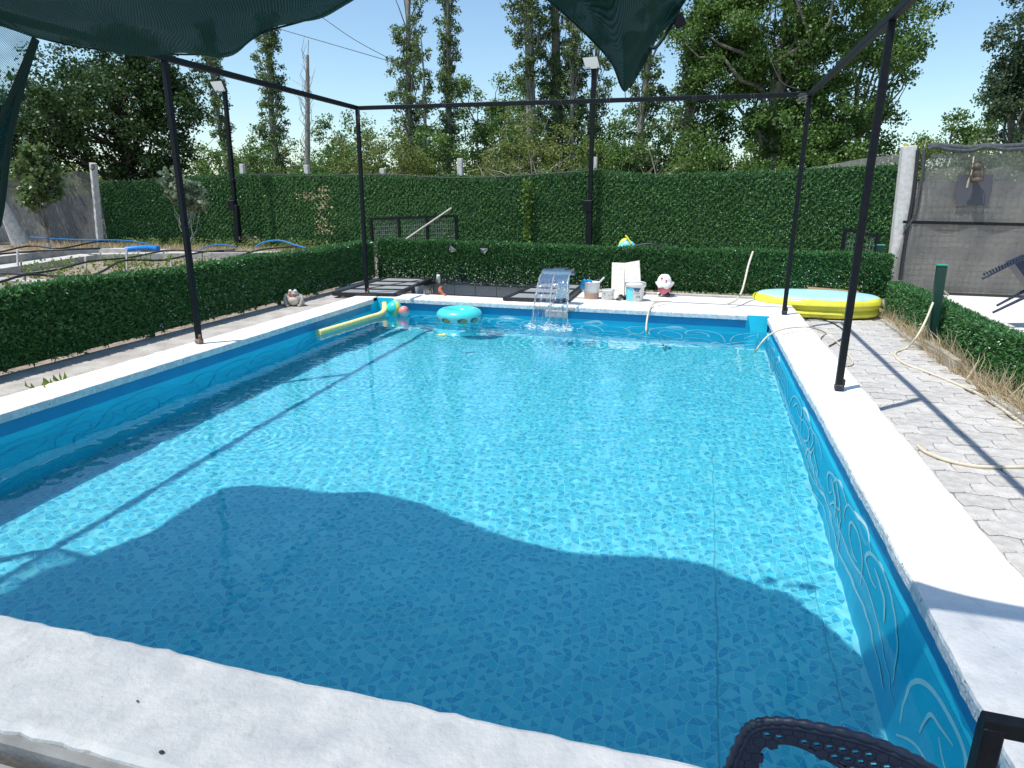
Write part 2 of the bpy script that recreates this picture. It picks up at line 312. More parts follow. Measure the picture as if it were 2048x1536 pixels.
# printed liner: hexagon fans, squares and triangles, each print cell a thin raised facet over the pale lines
def liner():
    a, k = .054, .88; s = a * (1 + math.sqrt(3)); b = MB(); rr = random.Random(3)
    def cell(pts, mi):
        cx = sum(p[0] for p in pts) / len(pts); cy = sum(p[1] for p in pts) / len(pts)
        q = [(cx + (x - cx) * k, cy + (y - cy) * k) for x, y in pts]
        if all(WL < x < WR and WN < y < WF for x, y in q): b.add([(x, y, ZF + .0008) for x, y in q], [tuple(range(len(q)))], mi)
    for i in range(-40, 76):
        for j in range(-5, 74):
            cx = WL + s * (i + j * .5); cy = WN + s * math.sqrt(3) / 2 * j
            if not (WL - .2 < cx < WR + .2 and WN - .2 < cy < WF + .2): continue
            H = [(cx + a * math.cos(R(60 * q + 30)), cy + a * math.sin(R(60 * q + 30))) for q in range(6)]
            if rr.random() < .35:
                for q in range(6): cell([(cx, cy), H[q], H[(q + 1) % 6]], rr.choice((0, 1)) if q % 2 else rr.choice((1, 2, 2)))
            else:
                z_ = rr.randrange(6); cell([H[z_], H[(z_ + 1) % 6], H[(z_ + 2) % 6], H[(z_ + 3) % 6]], rr.choice((0, 1, 1))); cell([(cx, cy), H[(z_ + 3) % 6], H[(z_ + 4) % 6]], rr.choice((2, 3))); cell([(cx, cy), H[(z_ + 4) % 6], H[(z_ + 5) % 6]], rr.choice((0, 1))); cell([(cx, cy), H[(z_ + 5) % 6], H[z_]], rr.choice((1, 2, 3)))
            for q in range(3):
                th = R(60 * q); ux, uy = math.cos(th), math.sin(th); px, py = -uy, ux
                d0, d1 = a * math.sqrt(3) / 2, s - a * math.sqrt(3) / 2
                Q = [(cx + ux * d0 - px * a / 2, cy + uy * d0 - py * a / 2), (cx + ux * d1 - px * a / 2, cy + uy * d1 - py * a / 2), (cx + ux * d1 + px * a / 2, cy + uy * d1 + py * a / 2), (cx + ux * d0 + px * a / 2, cy + uy * d0 + py * a / 2)]
                if rr.random() < .45: cell(Q, rr.choice((0, 1, 1)))
                else: cell([Q[0], Q[1], Q[2]], 0); cell([Q[2], Q[3], Q[0]], rr.choice((2, 3, 3, 1)))
            for q in (0, 1):
                th = R(60 * q + 30); d = s / math.sqrt(3); tx, ty = cx + d * math.cos(th), cy + d * math.sin(th)
                cell([(tx + a / math.sqrt(3) * math.cos(th + math.pi + R(120 * t)), ty + a / math.sqrt(3) * math.sin(th + math.pi + R(120 * t))) for t in range(3)], rr.choice((2, 3, 3, 2)))
    return b
o = build('liner_print', liner(), [M['liner0'], M['liner1'], M['liner2'], M['liner3']], fl); shade_receiver(o)
b = MB()
b.box((.27, 3.6, ZF + .0035), (.004, 4.2, .004)); b.box((.84, 4.4, ZF + .0035), (.003, 3.0, .004))
o = build('liner_seam', b, M['seam'], fl, kind='stuff'); shade_receiver(o)
walls = {}
for nm, c, d in (('left', (WL - .1, (WN + WF) / 2, 0), (.2, WF - WN + .4, 0)), ('right', (WR + .1, (WN + WF) / 2, 0), (.2, WF - WN + .4, 0)),
                 ('far', ((WL + WR) / 2, WF + .1, 0), (WR - WL, .2, 0)), ('near', ((WL + WR) / 2, WN - .1, 0), (WR - WL, .2, 0))):
    z0, z1 = ZF - .05, -.012
    o = struct('pool_wall_' + nm, MB().box((c[0], c[1], (z0 + z1) / 2), (d[0], d[1], z1 - z0)), M['pool_paint']); shade_receiver(o); walls[nm] = o
bz0, bz1 = -.185, -.05
for nm, c, d in (('left', (WL + .0015, (WN + 9.12) / 2), (.003, 9.12 - WN)), ('right', (WR - .0015, (WN + 9.12) / 2), (.003, 9.12 - WN)), ('far', (-1.84, WF - .0015), (5.12, .003)), ('near', (-1.85, WN + .0015), (5.6, .003))):
    o = build('paint_band', MB().box((c[0], c[1], (bz0 + bz1) / 2), (d[0], d[1], bz1 - bz0)), M['band_paint'], walls[nm]); shade_receiver(o)
# painted wave curls on the walls
MOTIF = [[(0, -1.0), (.05, -.62), (.2, -.38), (.42, -.29), (.62, -.36), (.66, -.54), (.52, -.63), (.40, -.55)], [(.60, -.34), (.74, -.25), (.98, -.235), (1.2, -.33), (1.28, -.52), (1.22, -.72)],
         [(.70, -.9), (.72, -.62), (.86, -.45), (1.04, -.48), (1.08, -.66), (.96, -.80), (.84, -.74)], [(-.05, -1.12), (.25, -.86), (.6, -.78), (.95, -.92), (1.35, -.86), (1.6, -.60), (1.72, -.58)],
         [(.1, -1.2), (.5, -1.0), (.9, -1.06), (1.3, -1.16), (1.65, -1.02)], [(1.2, -.4), (1.38, -.28), (1.56, -.30), (1.66, -.44)], [(.22, -.72), (.28, -.55), (.38, -.44), (.5, -.42)], [(1.35, -.56), (1.42, -.70), (1.56, -.76), (1.62, -.92)]]
def veins(s0, s1, place, seed, nrm):
    s_off = [0.]; place_off = lambda p, o_: tuple(Vector(p) + Vector(nrm) * o_)
    b = MB(); rr = random.Random(seed); s = s0
    while s < s1:
        sc_ = rr.uniform(.80, 1.05); fz = rr.uniform(.85, 1.1); fl_ = rr.choice((1, -1))
        for cv in MOTIF:
            if rr.random() < .08: continue
            P = [((u - .6) * fl_ + .6 + rr.uniform(-.03, .03), z * fz + rr.uniform(-.03, .03)) for u, z in cv]
            Q = [(s + p.x * sc_, max(min(p.y, -.195), -1.24)) for p in smooth_path([(u, z, 0) for u, z in P], 7)]
            Q = [q for q in Q if s0 - .25 < q[0] < s1]
            if len(Q) < 6: continue
            wd = rr.uniform(.013, .024); v = []
            for i, (u, z) in enumerate(Q):
                a, c = Q[max(i - 1, 0)], Q[min(i + 1, len(Q) - 1)]; t = Vector((c[0] - a[0], c[1] - a[1])); t = t.normalized() if t.length > 1e-6 else Vector((1, 0))
                ww = wd * (.35 + .65 * math.sin(math.pi * (i + .5) / len(Q))); v += [place(u - t.y * ww, z + t.x * ww), place(u + t.y * ww, z - t.x * ww)]
            if True: s_off[0] += .00025; v = [place_off(p, s_off[0]) for p in v]; b.add(v, [(2 * i, 2 * i + 1, 2 * i + 3, 2 * i + 2) for i in range(len(Q) - 1)])
        s += sc_ * rr.uniform(1.2, 1.5)
    return b
for nm, pl, s0, s1 in (('left', lambda u, z: (WL + .0008, u, z), WN + .3, WF - .1), ('right', lambda u, z: (WR - .0008, u, z), WN + .1, WF - .1), ('far', lambda u, z: (u, WF - .0008, z), WL + .5, WR - .1)):
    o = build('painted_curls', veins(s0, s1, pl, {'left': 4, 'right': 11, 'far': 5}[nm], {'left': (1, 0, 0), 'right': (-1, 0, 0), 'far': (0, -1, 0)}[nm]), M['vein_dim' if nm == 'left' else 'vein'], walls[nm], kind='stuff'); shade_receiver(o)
# ---- coping
def strip(A, B, out, wid, th, seed, z=0., rough_in=True, na=.006, ends=True):
    A, B, out = Vector(A), Vector(B), Vector(out); L = (B - A).length; n = max(2, int(L / .05)); rr = np.random.default_rng(seed); b = MB(); rows = []
    def wav(k, s): return sum(np.sin(np.linspace(0, L, n + 1) * f + rr.uniform(0, 6.3)) * s / f ** .5 for f in (1.3, 3.1, 7., 15., 28.)) * k + rr.normal(0, s * k * .5, n + 1)
    ni, no, nz = wav(1, na * .6), wav(1, na), wav(1, na * .25)
    for i in range(n + 1):
        P = A + (B - A) * (i / n); e = 0
        sec = [(e + ni[i] + .004, -th), (ni[i], -.02), (ni[i] + .004, -.007), (ni[i] + .018, nz[i])] + [(wid * t, nz[i] * .8) for t in (.3, .6, .85)] + [(wid - .018 + no[i], nz[i]), (wid + no[i], -.016), (wid + no[i], -th)]
        rows.append([P + out * o_ + Vector((0, 0, z + zz)) for o_, zz in sec])
    b.grid(rows, 0, False)
    for k, f in enumerate(b.f): b.m[k] = 1 if (k % 9) < 2 and rough_in else 0
    if ends:
        for row, fl_ in ((rows[0], 1), (rows[-1], 0)): m_ = len(row); b.add(row, [tuple(range(m_)) if fl_ else tuple(range(m_ - 1, -1, -1))], 0)
    return b
CM = [M['coping'], M['coping_rough']]
struct('coping_left', strip((XL, .6, 0), (XL, 9.13, 0), (-1, 0, 0), .40, .07, 1), CM)
struct('coping_right', strip((XR, 9.13, 0), (XR, .6, 0), (1, 0, 0), .46, .07, 2), CM)
struct('coping_side', MB().box((1.30, 4.88, -.20), (.20, 8.5, .28)), M['coping_rough'])
struct('coping_near', strip((XR + .0, YN, .002), (XL, YN, .002), (0, -1, 0), .40, .07, 3, na=.009), CM)
b = strip((-4.40, YF, 0), (.73, YF, 0), (0, 1, 0), .42, .07, 4, na=.008)
struct('coping_far', b, CM)
b = MB(); b.box((-4.88, 9.415, -.035), (.34, .57, .07), bev=.01); b.box((1.21, 9.415, -.12), (.42, .57, .24), bev=.01); b.box((-4.556, 9.52, -.033), (.30, .36, .06), bev=.008); b.box((.862, 9.52, -.033), (.27, .36, .06), bev=.008)
struct('coping_corners', b, CM)
# kerb and groove along the near outer edge
struct('near_kerb', MB().box((-2.1, 1.142, -.095), (5.6, .034, .14), bev=.008), M['kerb'])
struct('near_groove', MB().box((-2.1, 1.10, -.15), (5.6, .05, .04)), M['soil'])
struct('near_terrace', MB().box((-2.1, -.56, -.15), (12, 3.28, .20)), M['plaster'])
# ---- aprons and decks
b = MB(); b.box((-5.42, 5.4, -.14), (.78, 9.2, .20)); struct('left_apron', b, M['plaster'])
b = MB(); b.box((-.56, 10.5, -.22), (3.96, 1.62, .40)); b.box((-5.62, 10.9, -.22), (.5, 1.6, .40)); b.box((-3.9, 9.81, -.22), (2.98, .22, .396)); struct('far_deck', b, M['deck'])
# paver path to the right of the pool: z slopes gently up to the far end
def pz(y): return -.262 + .058 * min(max((y - 5.5) / 5, -.3), 1)
b = MB(); b.grid([[(x, y, pz(y) - .012) for x in (1.40, 2.70)] for y in np.linspace(.5, 11.6, 20)], 0, False)
path = struct('paver_path', b, M['joint_sand'])
def paver_mesh(m, seed):
    rr = random.Random(seed); L, W, t = .30, .185, .024; g_ = .003
    pts = [(-L / 2, -W / 2), (-L / 4, -W / 2 + t), (0, -W / 2), (L / 4, -W / 2 + t), (L / 2, -W / 2), (L / 2 - t * .6, 0), (L / 2, W / 2), (L / 4, W / 2 + t), (0, W / 2), (-L / 4, W / 2 + t), (-L / 2, W / 2), (-L / 2 - t * .6, 0)]
    q = [(x * (1 - 2 * g_ / L), y * (1 - 2 * g_ / W)) for x, y in pts]; q2 = [(x * .955, y * .93) for x, y in q]; n = 12
    v = [(x, y, -.03) for x, y in q] + [(x, y, -.004) for x, y in q] + [(x, y, rr.uniform(-.0005, .0005)) for x, y in q2]
    f = [(i, (i + 1) % n, n + (i + 1) % n, n + i) for i in range(n)] + [(n + i, n + (i + 1) % n, 2 * n + (i + 1) % n, 2 * n + i) for i in range(n)] + [tuple(range(2 * n, 3 * n))]
    me = bpy.data.meshes.new('paver'); me.from_pydata(v, [], f); me.materials.append(m); return me
PM = [paver_mesh(M[k], i) for i, k in enumerate(('paver', 'paver_b', 'paver_c', 'paver', 'paver_b'))]
rest = MB(); spots = []
for j in range(60):
    y = 2.3 + j * .185
    for i in range(7):
        x = 1.40 + i * .30 + (.15 if j % 2 else 0) - .02
        if 1.40 < x < 2.60 and y < 11.0: spots.append((x, y))
spots.sort(key=lambda p: p[1])
for k, (x, y) in enumerate(spots):
    dz = rnd.uniform(-.003, .003); me = rnd.choice(PM)
    if k < 300:
        o = bpy.data.objects.new('paver', me); C.objects.link(o); o.parent = path
        o.location = (x, y, pz(y) + dz); o.rotation_euler = (rnd.uniform(-.012, .012), .0 + rnd.uniform(-.012, .012), rnd.uniform(-.012, .012))
    else: rest.add([(v.co.x + x, v.co.y + y, v.co.z + pz(y) + dz) for v in me.vertices], [tuple(p.vertices) for p in me.polygons], k % 3)
build('paver', rest, [M['paver'], M['paver_b'], M['paver_c']], path, kind='stuff')
# edge kerbs of the path
for y0, y1, z1, tilt in ((3.0, 4.9, -.19, 0), (5.0, 6.7, -.20, 0), (7.72, 8.75, -.11, .03), (8.8, 10.6, -.18, 0)):
    o = struct('path_kerb', MB().box((2.70 + tilt, (y0 + y1) / 2, z1 - .1), (.07, y1 - y0, .2), bev=.006), M['kerb' if not tilt else 'wood_dark'])
b = MB(); b.box((2.92, 6.5, -.30), (.42, 9.6, .10)); struct('verge', b, M['soil'])
struct('right_terrace', MB().box((7.6, 6.9, -.20), (8.9, 13.2, .12)), M['deck'])
b = MB(); b.box((-.6, 11.02, -.06), (3.6, .07, .14), bev=.006); struct('far_kerb', b, M['kerb'])
# ---- water
def water():
    nx, ny = 300, 400; X, Y = np.meshgrid(np.linspace(WL - .01, WR + .01, nx), np.linspace(WN - .01, WF + .01, ny), indexing='ij'); r_ = np.random.default_rng(5); Z = np.zeros_like(X)
    for i in range(70):
        lam = r_.uniform(.07, .16) if i < 30 else r_.uniform(.16, .7); th = r_.uniform(0, 6.28); amp = (.00060 if i < 30 else .00030) * lam
        env = .6 + .4 * np.sin(X * r_.uniform(.5, 1.6) + r_.uniform(0, 6)) * np.sin(Y * r_.uniform(.5, 1.6) + r_.uniform(0, 6)); 
        Z += amp * env * np.sin(6.283 / lam * (X * np.cos(th) + Y * np.sin(th)) + r_.uniform(0, 6.28))
    for fx, fy, a0, lam, dec in ((-2.1, 8.76, .0012, .11, .45), (-1.83, 8.76, .0010, .13, .5), (-1.56, 8.77, .0012, .10, .45), (-4.0, 4.6, .0005, .07, .5), (-3.9, 6.2, .0005, .08, .6), (-3.2, 8.9, .0008, .12, .6), (.9, 8.0, .0006, .11, .5)):
        D = np.hypot(X - fx, (Y - fy) * 1.1); Z += a0 * np.exp(-D / dec) * np.sin(6.283 * D / lam) * np.minimum(D / .15, 1)
    V = np.stack([X, Y, Z + ZW], -1).reshape(-1, 3); I = np.arange(nx * ny).reshape(nx, ny)
    F = np.stack([I[:-1, :-1], I[1:, :-1], I[1:, 1:], I[:-1, 1:]], -1).reshape(-1, 4)
    m = bpy.data.materials.new('pool_water'); m.use_nodes = True; bs = m.node_tree.nodes['Principled BSDF']
    bs.inputs['Transmission Weight'].default_value = 1; bs.inputs['Roughness'].default_value = 0; bs.inputs['IOR'].default_value = 1.333; bs.inputs['Base Color'].default_value = (.86, .985, 1, 1)
    o = build_np('pool_water', V, F, m, smooth=True); o['kind'] = 'structure'; o.cycles.is_caustics_caster = True
water()
# ================================================================ FRAME
FX0, FX1, FY, FH = -4.93, 1.20, (9.45, 5.69, 1.76), 2.757
fr = thing('steel_frame', 'black square steel tube frame standing on the pool coping', 'frame', (-1.8, 5.6, 0))
for x in (FX0, FX1):
    for y in FY:
        p = build('post', MB().bar((x, y, .005), (x, y, FH - .056), .052, bev=.005), M['black_metal'], fr)
        bb = MB(); bb.box((x + .004, y - .004, .03), (.068, .066, .05), bev=.008); bb.box((x + .03, y - .02, .075), (.022, .03, .06), bev=.008)
        build('base_shoe', bb, M['worn_metal'] if x > 0 else M['rust'], p)
    build('beam', MB().bar((x, -2.6, FH - .028), (x, 9.479, FH - .028), .056, .056, bev=.005), M['black_metal'], fr)
for y in (FY[0], FY[2]): build('beam', MB().bar((FX0 + .03, y, FH - .028), (FX1 - .03, y, FH - .028), .054, .054, bev=.005), M['black_metal'], fr)
b = MB()
for x in (-3.6, -1.95, -1.3, -.2, .1, .5):
    b.tube([(x + .035 * math.cos(t) * .2 + t * .006, 9.45 + .034 * math.cos(t), FH - .028 + .034 * math.sin(t)) for t in np.linspace(0, 14, 40)], .0018, 4)
for k in range(5):
    b.tube(smooth_path([(1.16 + rnd.uniform(-.12, .02), 9.41, FH - .05 + rnd.uniform(-.08, .04)) for q in range(6)], 4), .0022, 4)
for k in range(4): b.tube(smooth_path([(-4.90 + rnd.uniform(-.03, .05), 9.41 + rnd.uniform(-.05, .0), FH - .05 + rnd.uniform(-.2, .04)) for q in range(5)], 4), .002, 4)
build('binding_wire', b, M['mid_wire'] if 'mid_wire' in M else M.setdefault('mid_wire', mat('dull_wire', (.16, .16, .16), .5)), fr, kind='stuff')
# ================================================================ SHADE NET
net = thing('shade_net', 'dark green knitted shade net hanging in folds from the top of the frame', 'shade net', (-1.8, 1.9, 2.7))
EDGE = [(-4.75, 1.6, 2.56), (-4.42, 2.2, 2.36), (-4.38, 2.7, 2.33), (-4.26, 2.98, 2.32)] + [tuple(ony(*q)) for q in ((-70, 22, 3.04), (0, 38, 3.07), (70, 75, 3.12), (180, 99, 3.22), (300, 109, 3.22), (400, 111, 3.10), (465, 106, 3.02), (520, 70, 2.95), (600, 46, 2.9), (645, 31, 2.88), (700, 0, 2.87), (800, -45, 2.9), (960, -50, 2.95), (1050, -30, 2.93), (1100, 6, 2.9), (1165, 64, 2.9), (1222, 126, 2.9), (1250, 183, 2.9), (1283, 112, 2.86), (1318, 64, 2.78), (1366, 4, 2.62))] + [(.16, 2.05, 2.42), (.62, 1.83, 2.70), (1.24, 1.79, 2.75)]
E_ = smooth_path(EDGE, 6); nE = len(E_); rows = []
for i, e in enumerate(E_):
    xb = -4.9 + (1.24 + 4.9) * (i / (nE - 1)); xb = .5 * xb + .5 * max(min(e.x, 1.24), -4.9); kb = min(max((xb + .6) / .45, 0), 1); B0 = Vector((xb, (.98 + .12 * math.sin(xb * 2.3) + .05 * math.sin(xb * 6.1)) * (1 - kb) + 1.72 * kb, 2.75)); row = []
    for j in range(57):
        t = j / 56; P = B0.lerp(e, t)
        P.z = B0.z + (e.z - B0.z) * (1 - (1 - t) ** 1.7)
        fold = math.sin(t * 3.14) * (.06 * math.sin(7.5 * t + 1.9 * P.x + 1.0) + .045 * math.sin(17 * t + 3.0 * P.x) + .030 * abs(math.sin(19 * t - 2.2 * P.x + 1)) )
        if P.x > -1.2: fold *= .5
        P.z += fold + .012 * math.sin(9 * P.x) * t; P.y += fold * .4; row.append(P)
    rows.append(row)
build('hanging_edge', MB().grid(rows), M['net_green'], net)
rows = [[Vector((x, y, 2.772 - .05 * math.sin(math.pi * (y + 2.6) / 4.5) * abs(math.sin(x * 1.1)))) for y in np.linspace(-2.6, 1.76, 16)] for x in np.linspace(-4.95, 1.24, 30)]
build('overhead_panel', MB().grid(rows), M['net_top'], net)
# hem: the edge rolled over itself
build('hem', MB().tube([p + Vector((0, .004, .006)) for p in E_[10:140]], .005, 6), M['hem'], net)
# single-layer flap at the left end
FL = [((-80, 10), (72, 74)), ((-80, 60), (62, 110)), ((-80, 120), (50, 150)), ((-80, 180), (38, 190)), ((-80, 240), (27, 240)), ((-80, 300), (18, 290)), ((-80, 360), (10, 350)), ((-80, 420), (3, 410)), ((-80, 470), (-3, 450))]
rows = []
for (a, c) in FL:
    A, B2 = ony(a[0], a[1], 2.86), ony(c[0], c[1], 2.92); rows.append([A.lerp(B2, t) + Vector((0, .02 * math.sin(9 * t + a[1] * .01), 0)) for t in np.linspace(0, 1, 12)])
build('side_flap', MB().grid(rows), M['net_flap'], net)
P = [ony(*q, 2.9) for q in ((72, 78), (56, 118), (38, 160), (18, 208), (-6, 262))]; b = MB().tube(smooth_path(P, 5), .018, 7, flat=.4)
P = [ony(*q, 2.915) for q in ((71, 80), (47, 160), (26, 245), (15, 310), (5, 400), (-4, 452))]; b.tube(smooth_path(P, 5), .016, 7, flat=.5); build('hem', b, M['hem'], net)
rows = []
for k in range(8):
    t = k / 7; A = ony(-70, 250 + 200 * t, 2.95); B2 = ony(40 - 42 * t, 190 + 220 * t, 2.95); rows.append([A.lerp(B2, u) for u in np.linspace(0, 1, 6)])
build('side_flap', MB().grid(rows), M['net_green'], net)
# second fold behind the hanging corner, tie button and rolled end
c0 = Vector((-.40, 2.9, 1.93)); rows = []
for k in range(10):
    t = k / 9; A = ony(1247 - 4 * t, 178 - 110 * t, 2.97); B2 = ony(1262 + 60 * t, 178 - 120 * t, 2.97); rows.append([A.lerp(B2, u) + Vector((0, .03 * math.sin(u * 6 + t * 3), 0)) for u in np.linspace(0, 1, 7)])
build('corner_fold', MB().grid(rows), M['net_green'], net)
b = MB(); P = [ony(*q, 2.93) for q in ((1300, 52), (1296, 78), (1302, 94), (1314, 92), (1330, 70), (1344, 48), (1352, 36))]; b.tube(smooth_path(P, 5), .011, 7, flat=.6); build('rolled_end', b, M['hem'], net)
cb = ony(1341, 25, 2.9); b = MB(); b.lathe([(.0001, -.012), (.034, -.012), (.037, -.004), (.037, .006), (.02, .012), (.0001, .012)], cb, 18, rot=Matrix.Rotation(R(80), 3, 'X')); b.box(cb + Vector((.035, .0, -.03)), (.04, .02, .05), Matrix.Rotation(R(-25), 3, 'Y'), bev=.004)
build('tie_button', b, M['black_metal'], net)
tip = ony(1250, 182, 2.9); q = ony(1252, 186, 9.42)
build('tie_string', MB().tube([tip.lerp(q, t) + Vector((0, 0, -.05 * math.sin(t * math.pi))) for t in np.linspace(0, 1, 9)], .0022, 4), M['hem'], net)
b = MB(); a = E_[86]; build('tie_string', b.tube([a, (a.x + .3, 2.2, 2.72)], .002, 4), M['hem'], net)
# ================================================================ HEDGES (plastic leaf panels)
def hedge(name, label, A, B, z0, zt, thick, out, seed, sp=.032, n=7, ln=.042, wd=.008, m='leaf_hedge', posts=(), lattice=False, cat='hedge', grp=None, top=True, fade=.0, depth=.0, lift=0.):
    """out: unit vector of the visible face.  zt: callable height of the top along 0..1"""
    rng = np.random.default_rng(seed); A, B, out = Vector(A), Vector(B), Vector(out); L = (B - A).length; d = (B - A).normalized()
    t = thing(name, label, cat, ((A.x + B.x) / 2, (A.y + B.y) / 2, z0), grp)
    zmax = max(zt(q / 20) for q in range(21)); H = zmax - z0
    if lattice:
        rows = int((L + H) / .15); P = []
        for r in range(-int(H / .15) - 1, rows):
            u = np.arange(0, H * 1.4142, .024); P.append(np.stack([r * .15 + u * .7071, u * .7071], 1))
        P = np.concatenate(P); P = P[(P[:, 0] > 0) & (P[:, 0] < L)]
    else:
        P = np.stack(np.meshgrid(np.arange(0, L, sp), np.arange(0, H, sp)), -1).reshape(-1, 2)
    P = P + rng.normal(0, sp * (.42 if lattice else .4), P.shape)
    ztop = np.interp(np.clip(P[:, 0] / L, 0, 1), np.linspace(0, 1, 41), [zt(q / 40) for q in range(41)])
    keep = (P[:, 1] + z0 < ztop) & (P[:, 1] > -.02 + lift * (1 + .35 * np.sin(P[:, 0] * 7) + .3 * np.sin(P[:, 0] * 23))); P = P[keep]
    a, dd, oo = np.array(A), np.array(d), np.array(out)
    off = rng.uniform(-.02, .018, (len(P), 1)) + depth * np.sin(P[:, :1] * 2.1 + P[:, 1:] * 3)
    W = a + dd * P[:, :1] + np.array([0, 0, 1]) * (P[:, 1:] + z0 - A.z) + oo * off; N = np.repeat(oo[None] + [[0, 0, .25]], len(W), 0)
    if top:
        T = np.stack(np.meshgrid(np.arange(0, L, sp * .8), np.arange(-thick, .02, sp * .8)), -1).reshape(-1, 2) + rng.normal(0, sp * .4, (int(len(np.arange(0, L, sp * .8)) * len(np.arange(-thick, .02, sp * .8))), 2))
        zt_ = np.interp(np.clip(T[:, 0] / L, 0, 1), np.linspace(0, 1, 41), [zt(q / 40) for q in range(41)])
        W2 = a + dd * T[:, :1] + oo * T[:, 1:]; W2[:, 2] = zt_ + rng.uniform(-.03, .012, len(T)); W = np.concatenate([W, W2]); N = np.concatenate([N, np.repeat([[0, 0, 1.]], len(W2), 0) + oo * .4])
    blades_mesh('foliage', W, N, rng, M[m], t, n=n, ln=ln, wd=wd, spread=.75)
    k = 41; b = MB(); rows = [[A + d * L * q / (k - 1) + out * o_ + Vector((0, 0, z - A.z)) for q in range(k) for z in (0,)] for o_, z in ()]
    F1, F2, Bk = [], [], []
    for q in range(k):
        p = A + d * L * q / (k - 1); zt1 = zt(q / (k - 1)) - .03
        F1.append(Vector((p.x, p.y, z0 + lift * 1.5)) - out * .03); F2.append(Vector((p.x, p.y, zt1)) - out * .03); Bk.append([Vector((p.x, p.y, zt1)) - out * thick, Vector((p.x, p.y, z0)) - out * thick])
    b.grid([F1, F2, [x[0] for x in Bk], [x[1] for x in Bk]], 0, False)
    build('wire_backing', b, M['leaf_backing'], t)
    for s in posts:
        p = A + d * L * s; build('fence_post', MB().bar((p.x - out.x * thick * .6, p.y - out.y * thick * .6, z0 - .05), (p.x - out.x * thick * .6, p.y - out.y * thick * .6, zt(s) + .02), .04), M['green_post'], t)
    return t
def specks(t, A, B, zlo, zhi, out, n, seed, m, size=.012, name='blossom'):
    rng = np.random.default_rng(seed); u = rng.uniform(0, 1, (n, 1)); P = np.array(A) * (1 - u) + np.array(B) * u; P[:, 2] = zlo + (zhi - zlo) * rng.beta(1.1, 2.2, n); P += np.array(out) * rng.uniform(.015, .045, (n, 1))
    V, F = leaves(P, rng, size); build_np(name, V, F, m, t, 'stuff')
HL0, HL1 = (-5.76, 1.6, 0), (-5.86, 11.55, 0)
h1 = hedge('artificial_hedge', 'low dark green plastic hedge along the shaded side of the pool', HL0, HL1, -.035, lambda s: .66 + .015 * math.sin(s * 22) + .008 * math.sin(s * 61), .14, (1, .01, 0), 1, sp=.031, n=8, ln=.05, wd=.0095, posts=(.2, .45, .7), depth=.012, lift=.055)
specks(h1, (HL0[0], 6, 0), (HL1[0], 11, 0), .0, .5, (1, 0, 0), 500, 2, M['petal'], .014)
HB0, HB1 = (-5.84, 11.66, 0), (2.98, 11.62, 0)
h2 = hedge('artificial_hedge', 'low green plastic hedge behind the pump pit with white specks near its foot', HB0, (-2.7, 11.47, 0), -.02, lambda s: .70 + .012 * math.sin(s * 19) - .02 * s, .14, (-.06, -1, 0), 3, sp=.034, n=8, ln=.05, wd=.0095, posts=(.3, .7), depth=.01)
specks(h2, (-5.7, 11.6, 0), (-2.7, 11.4, 0), -.05, .4, (0, -1, 0), 650, 4, M['petal'], .016)
h3 = hedge('artificial_hedge', 'low green plastic hedge behind the buckets and the inflatable pool', (-2.7, 11.47, 0), HB1, -.02, lambda s: .67 + .012 * math.sin(s * 23) - .07 * max(s - .72, 0), .14, (-.06, -1, 0), 5, sp=.034, n=8, ln=.05, wd=.0095, posts=(.3, .7), depth=.01)
specks(h3, (-2.7, 11.45, 0), (-1.4, 11.4, 0), -.05, .4, (0, -1, 0), 260, 6, M['petal'], .016)
specks(h3, (.2, 11.55, 0), (2.7, 11.6, 0), .1, .6, (0, -1, 0), 240, 7, M['petal'], .018)
specks(h3, (-.6, 11.53, 0), (2.6, 11.6, 0), .05, .6, (0, -1, 0), 110, 8, M['petal_red'], .02, 'red_blossom')
specks(h3, (-.6, 11.53, 0), (2.6, 11.6, 0), .0, .5, (0, -1, 0), 40, 9, M['petal_yellow'], .02, 'yellow_blossom')
h4 = hedge('artificial_hedge', 'low green plastic hedge behind dry grass beside the paver path', (3.02, 2.2, 0), (2.95, 11.5, 0), -.27, lambda s: .20 + .015 * math.sin(s * 17) + .06 * s, .16, (-1, 0, 0), 11, sp=.030, n=8, ln=.048, wd=.009, posts=(), depth=.012)
# ================================================================ TALL GREEN FENCE
FP = [(-18.3, 17.6), (-15.6, 18.9), (-13.6, 19.2), (-9.6, 18.9), (-6.65, 18.7), (-2.95, 18.5), (1.0, 17.6), (4.15, 16.3)]
TOPPX = [(205, 362), (330, 355), (470, 345), (620, 346), (765, 347), (840, 351), (910, 348), (960, 351), (1050, 347), (1175, 336), (1260, 343), (1330, 347), (1500, 339), (1700, 330), (1800, 326)]
def top_z(x, y):   # height of the sagging top edge seen in the photograph, at this spot of the fence line
    v = Vector((x, y, 2.1)) - EYE; px = 1024 + F_PX * v.dot(RIGHT) / v.dot(FWD)
    py = float(np.interp(px, [p[0] for p in TOPPX], [p[1] for p in TOPPX])); r = ray(px, py); return EYE.z + r.z * (Vector((x, y, 0)).length / math.hypot(r.x, r.y))
FLAB = ['tall green plastic leaf fence in the shade of the big tree, beside the grey net', 'tall green plastic leaf fence behind the twin drip hoses, crossed by a lamp post', 'tall green plastic leaf fence behind the small mesh gate', 'tall green plastic leaf fence panel, longest one, reaching the white post']
SEG = [(0, 1, 2), (2, 3), (3, 4, 5), (5, 6, 7)]
SEG = [[0, 1, 2], [2, 3], [3, 4, 5], [5, 6, 7]]
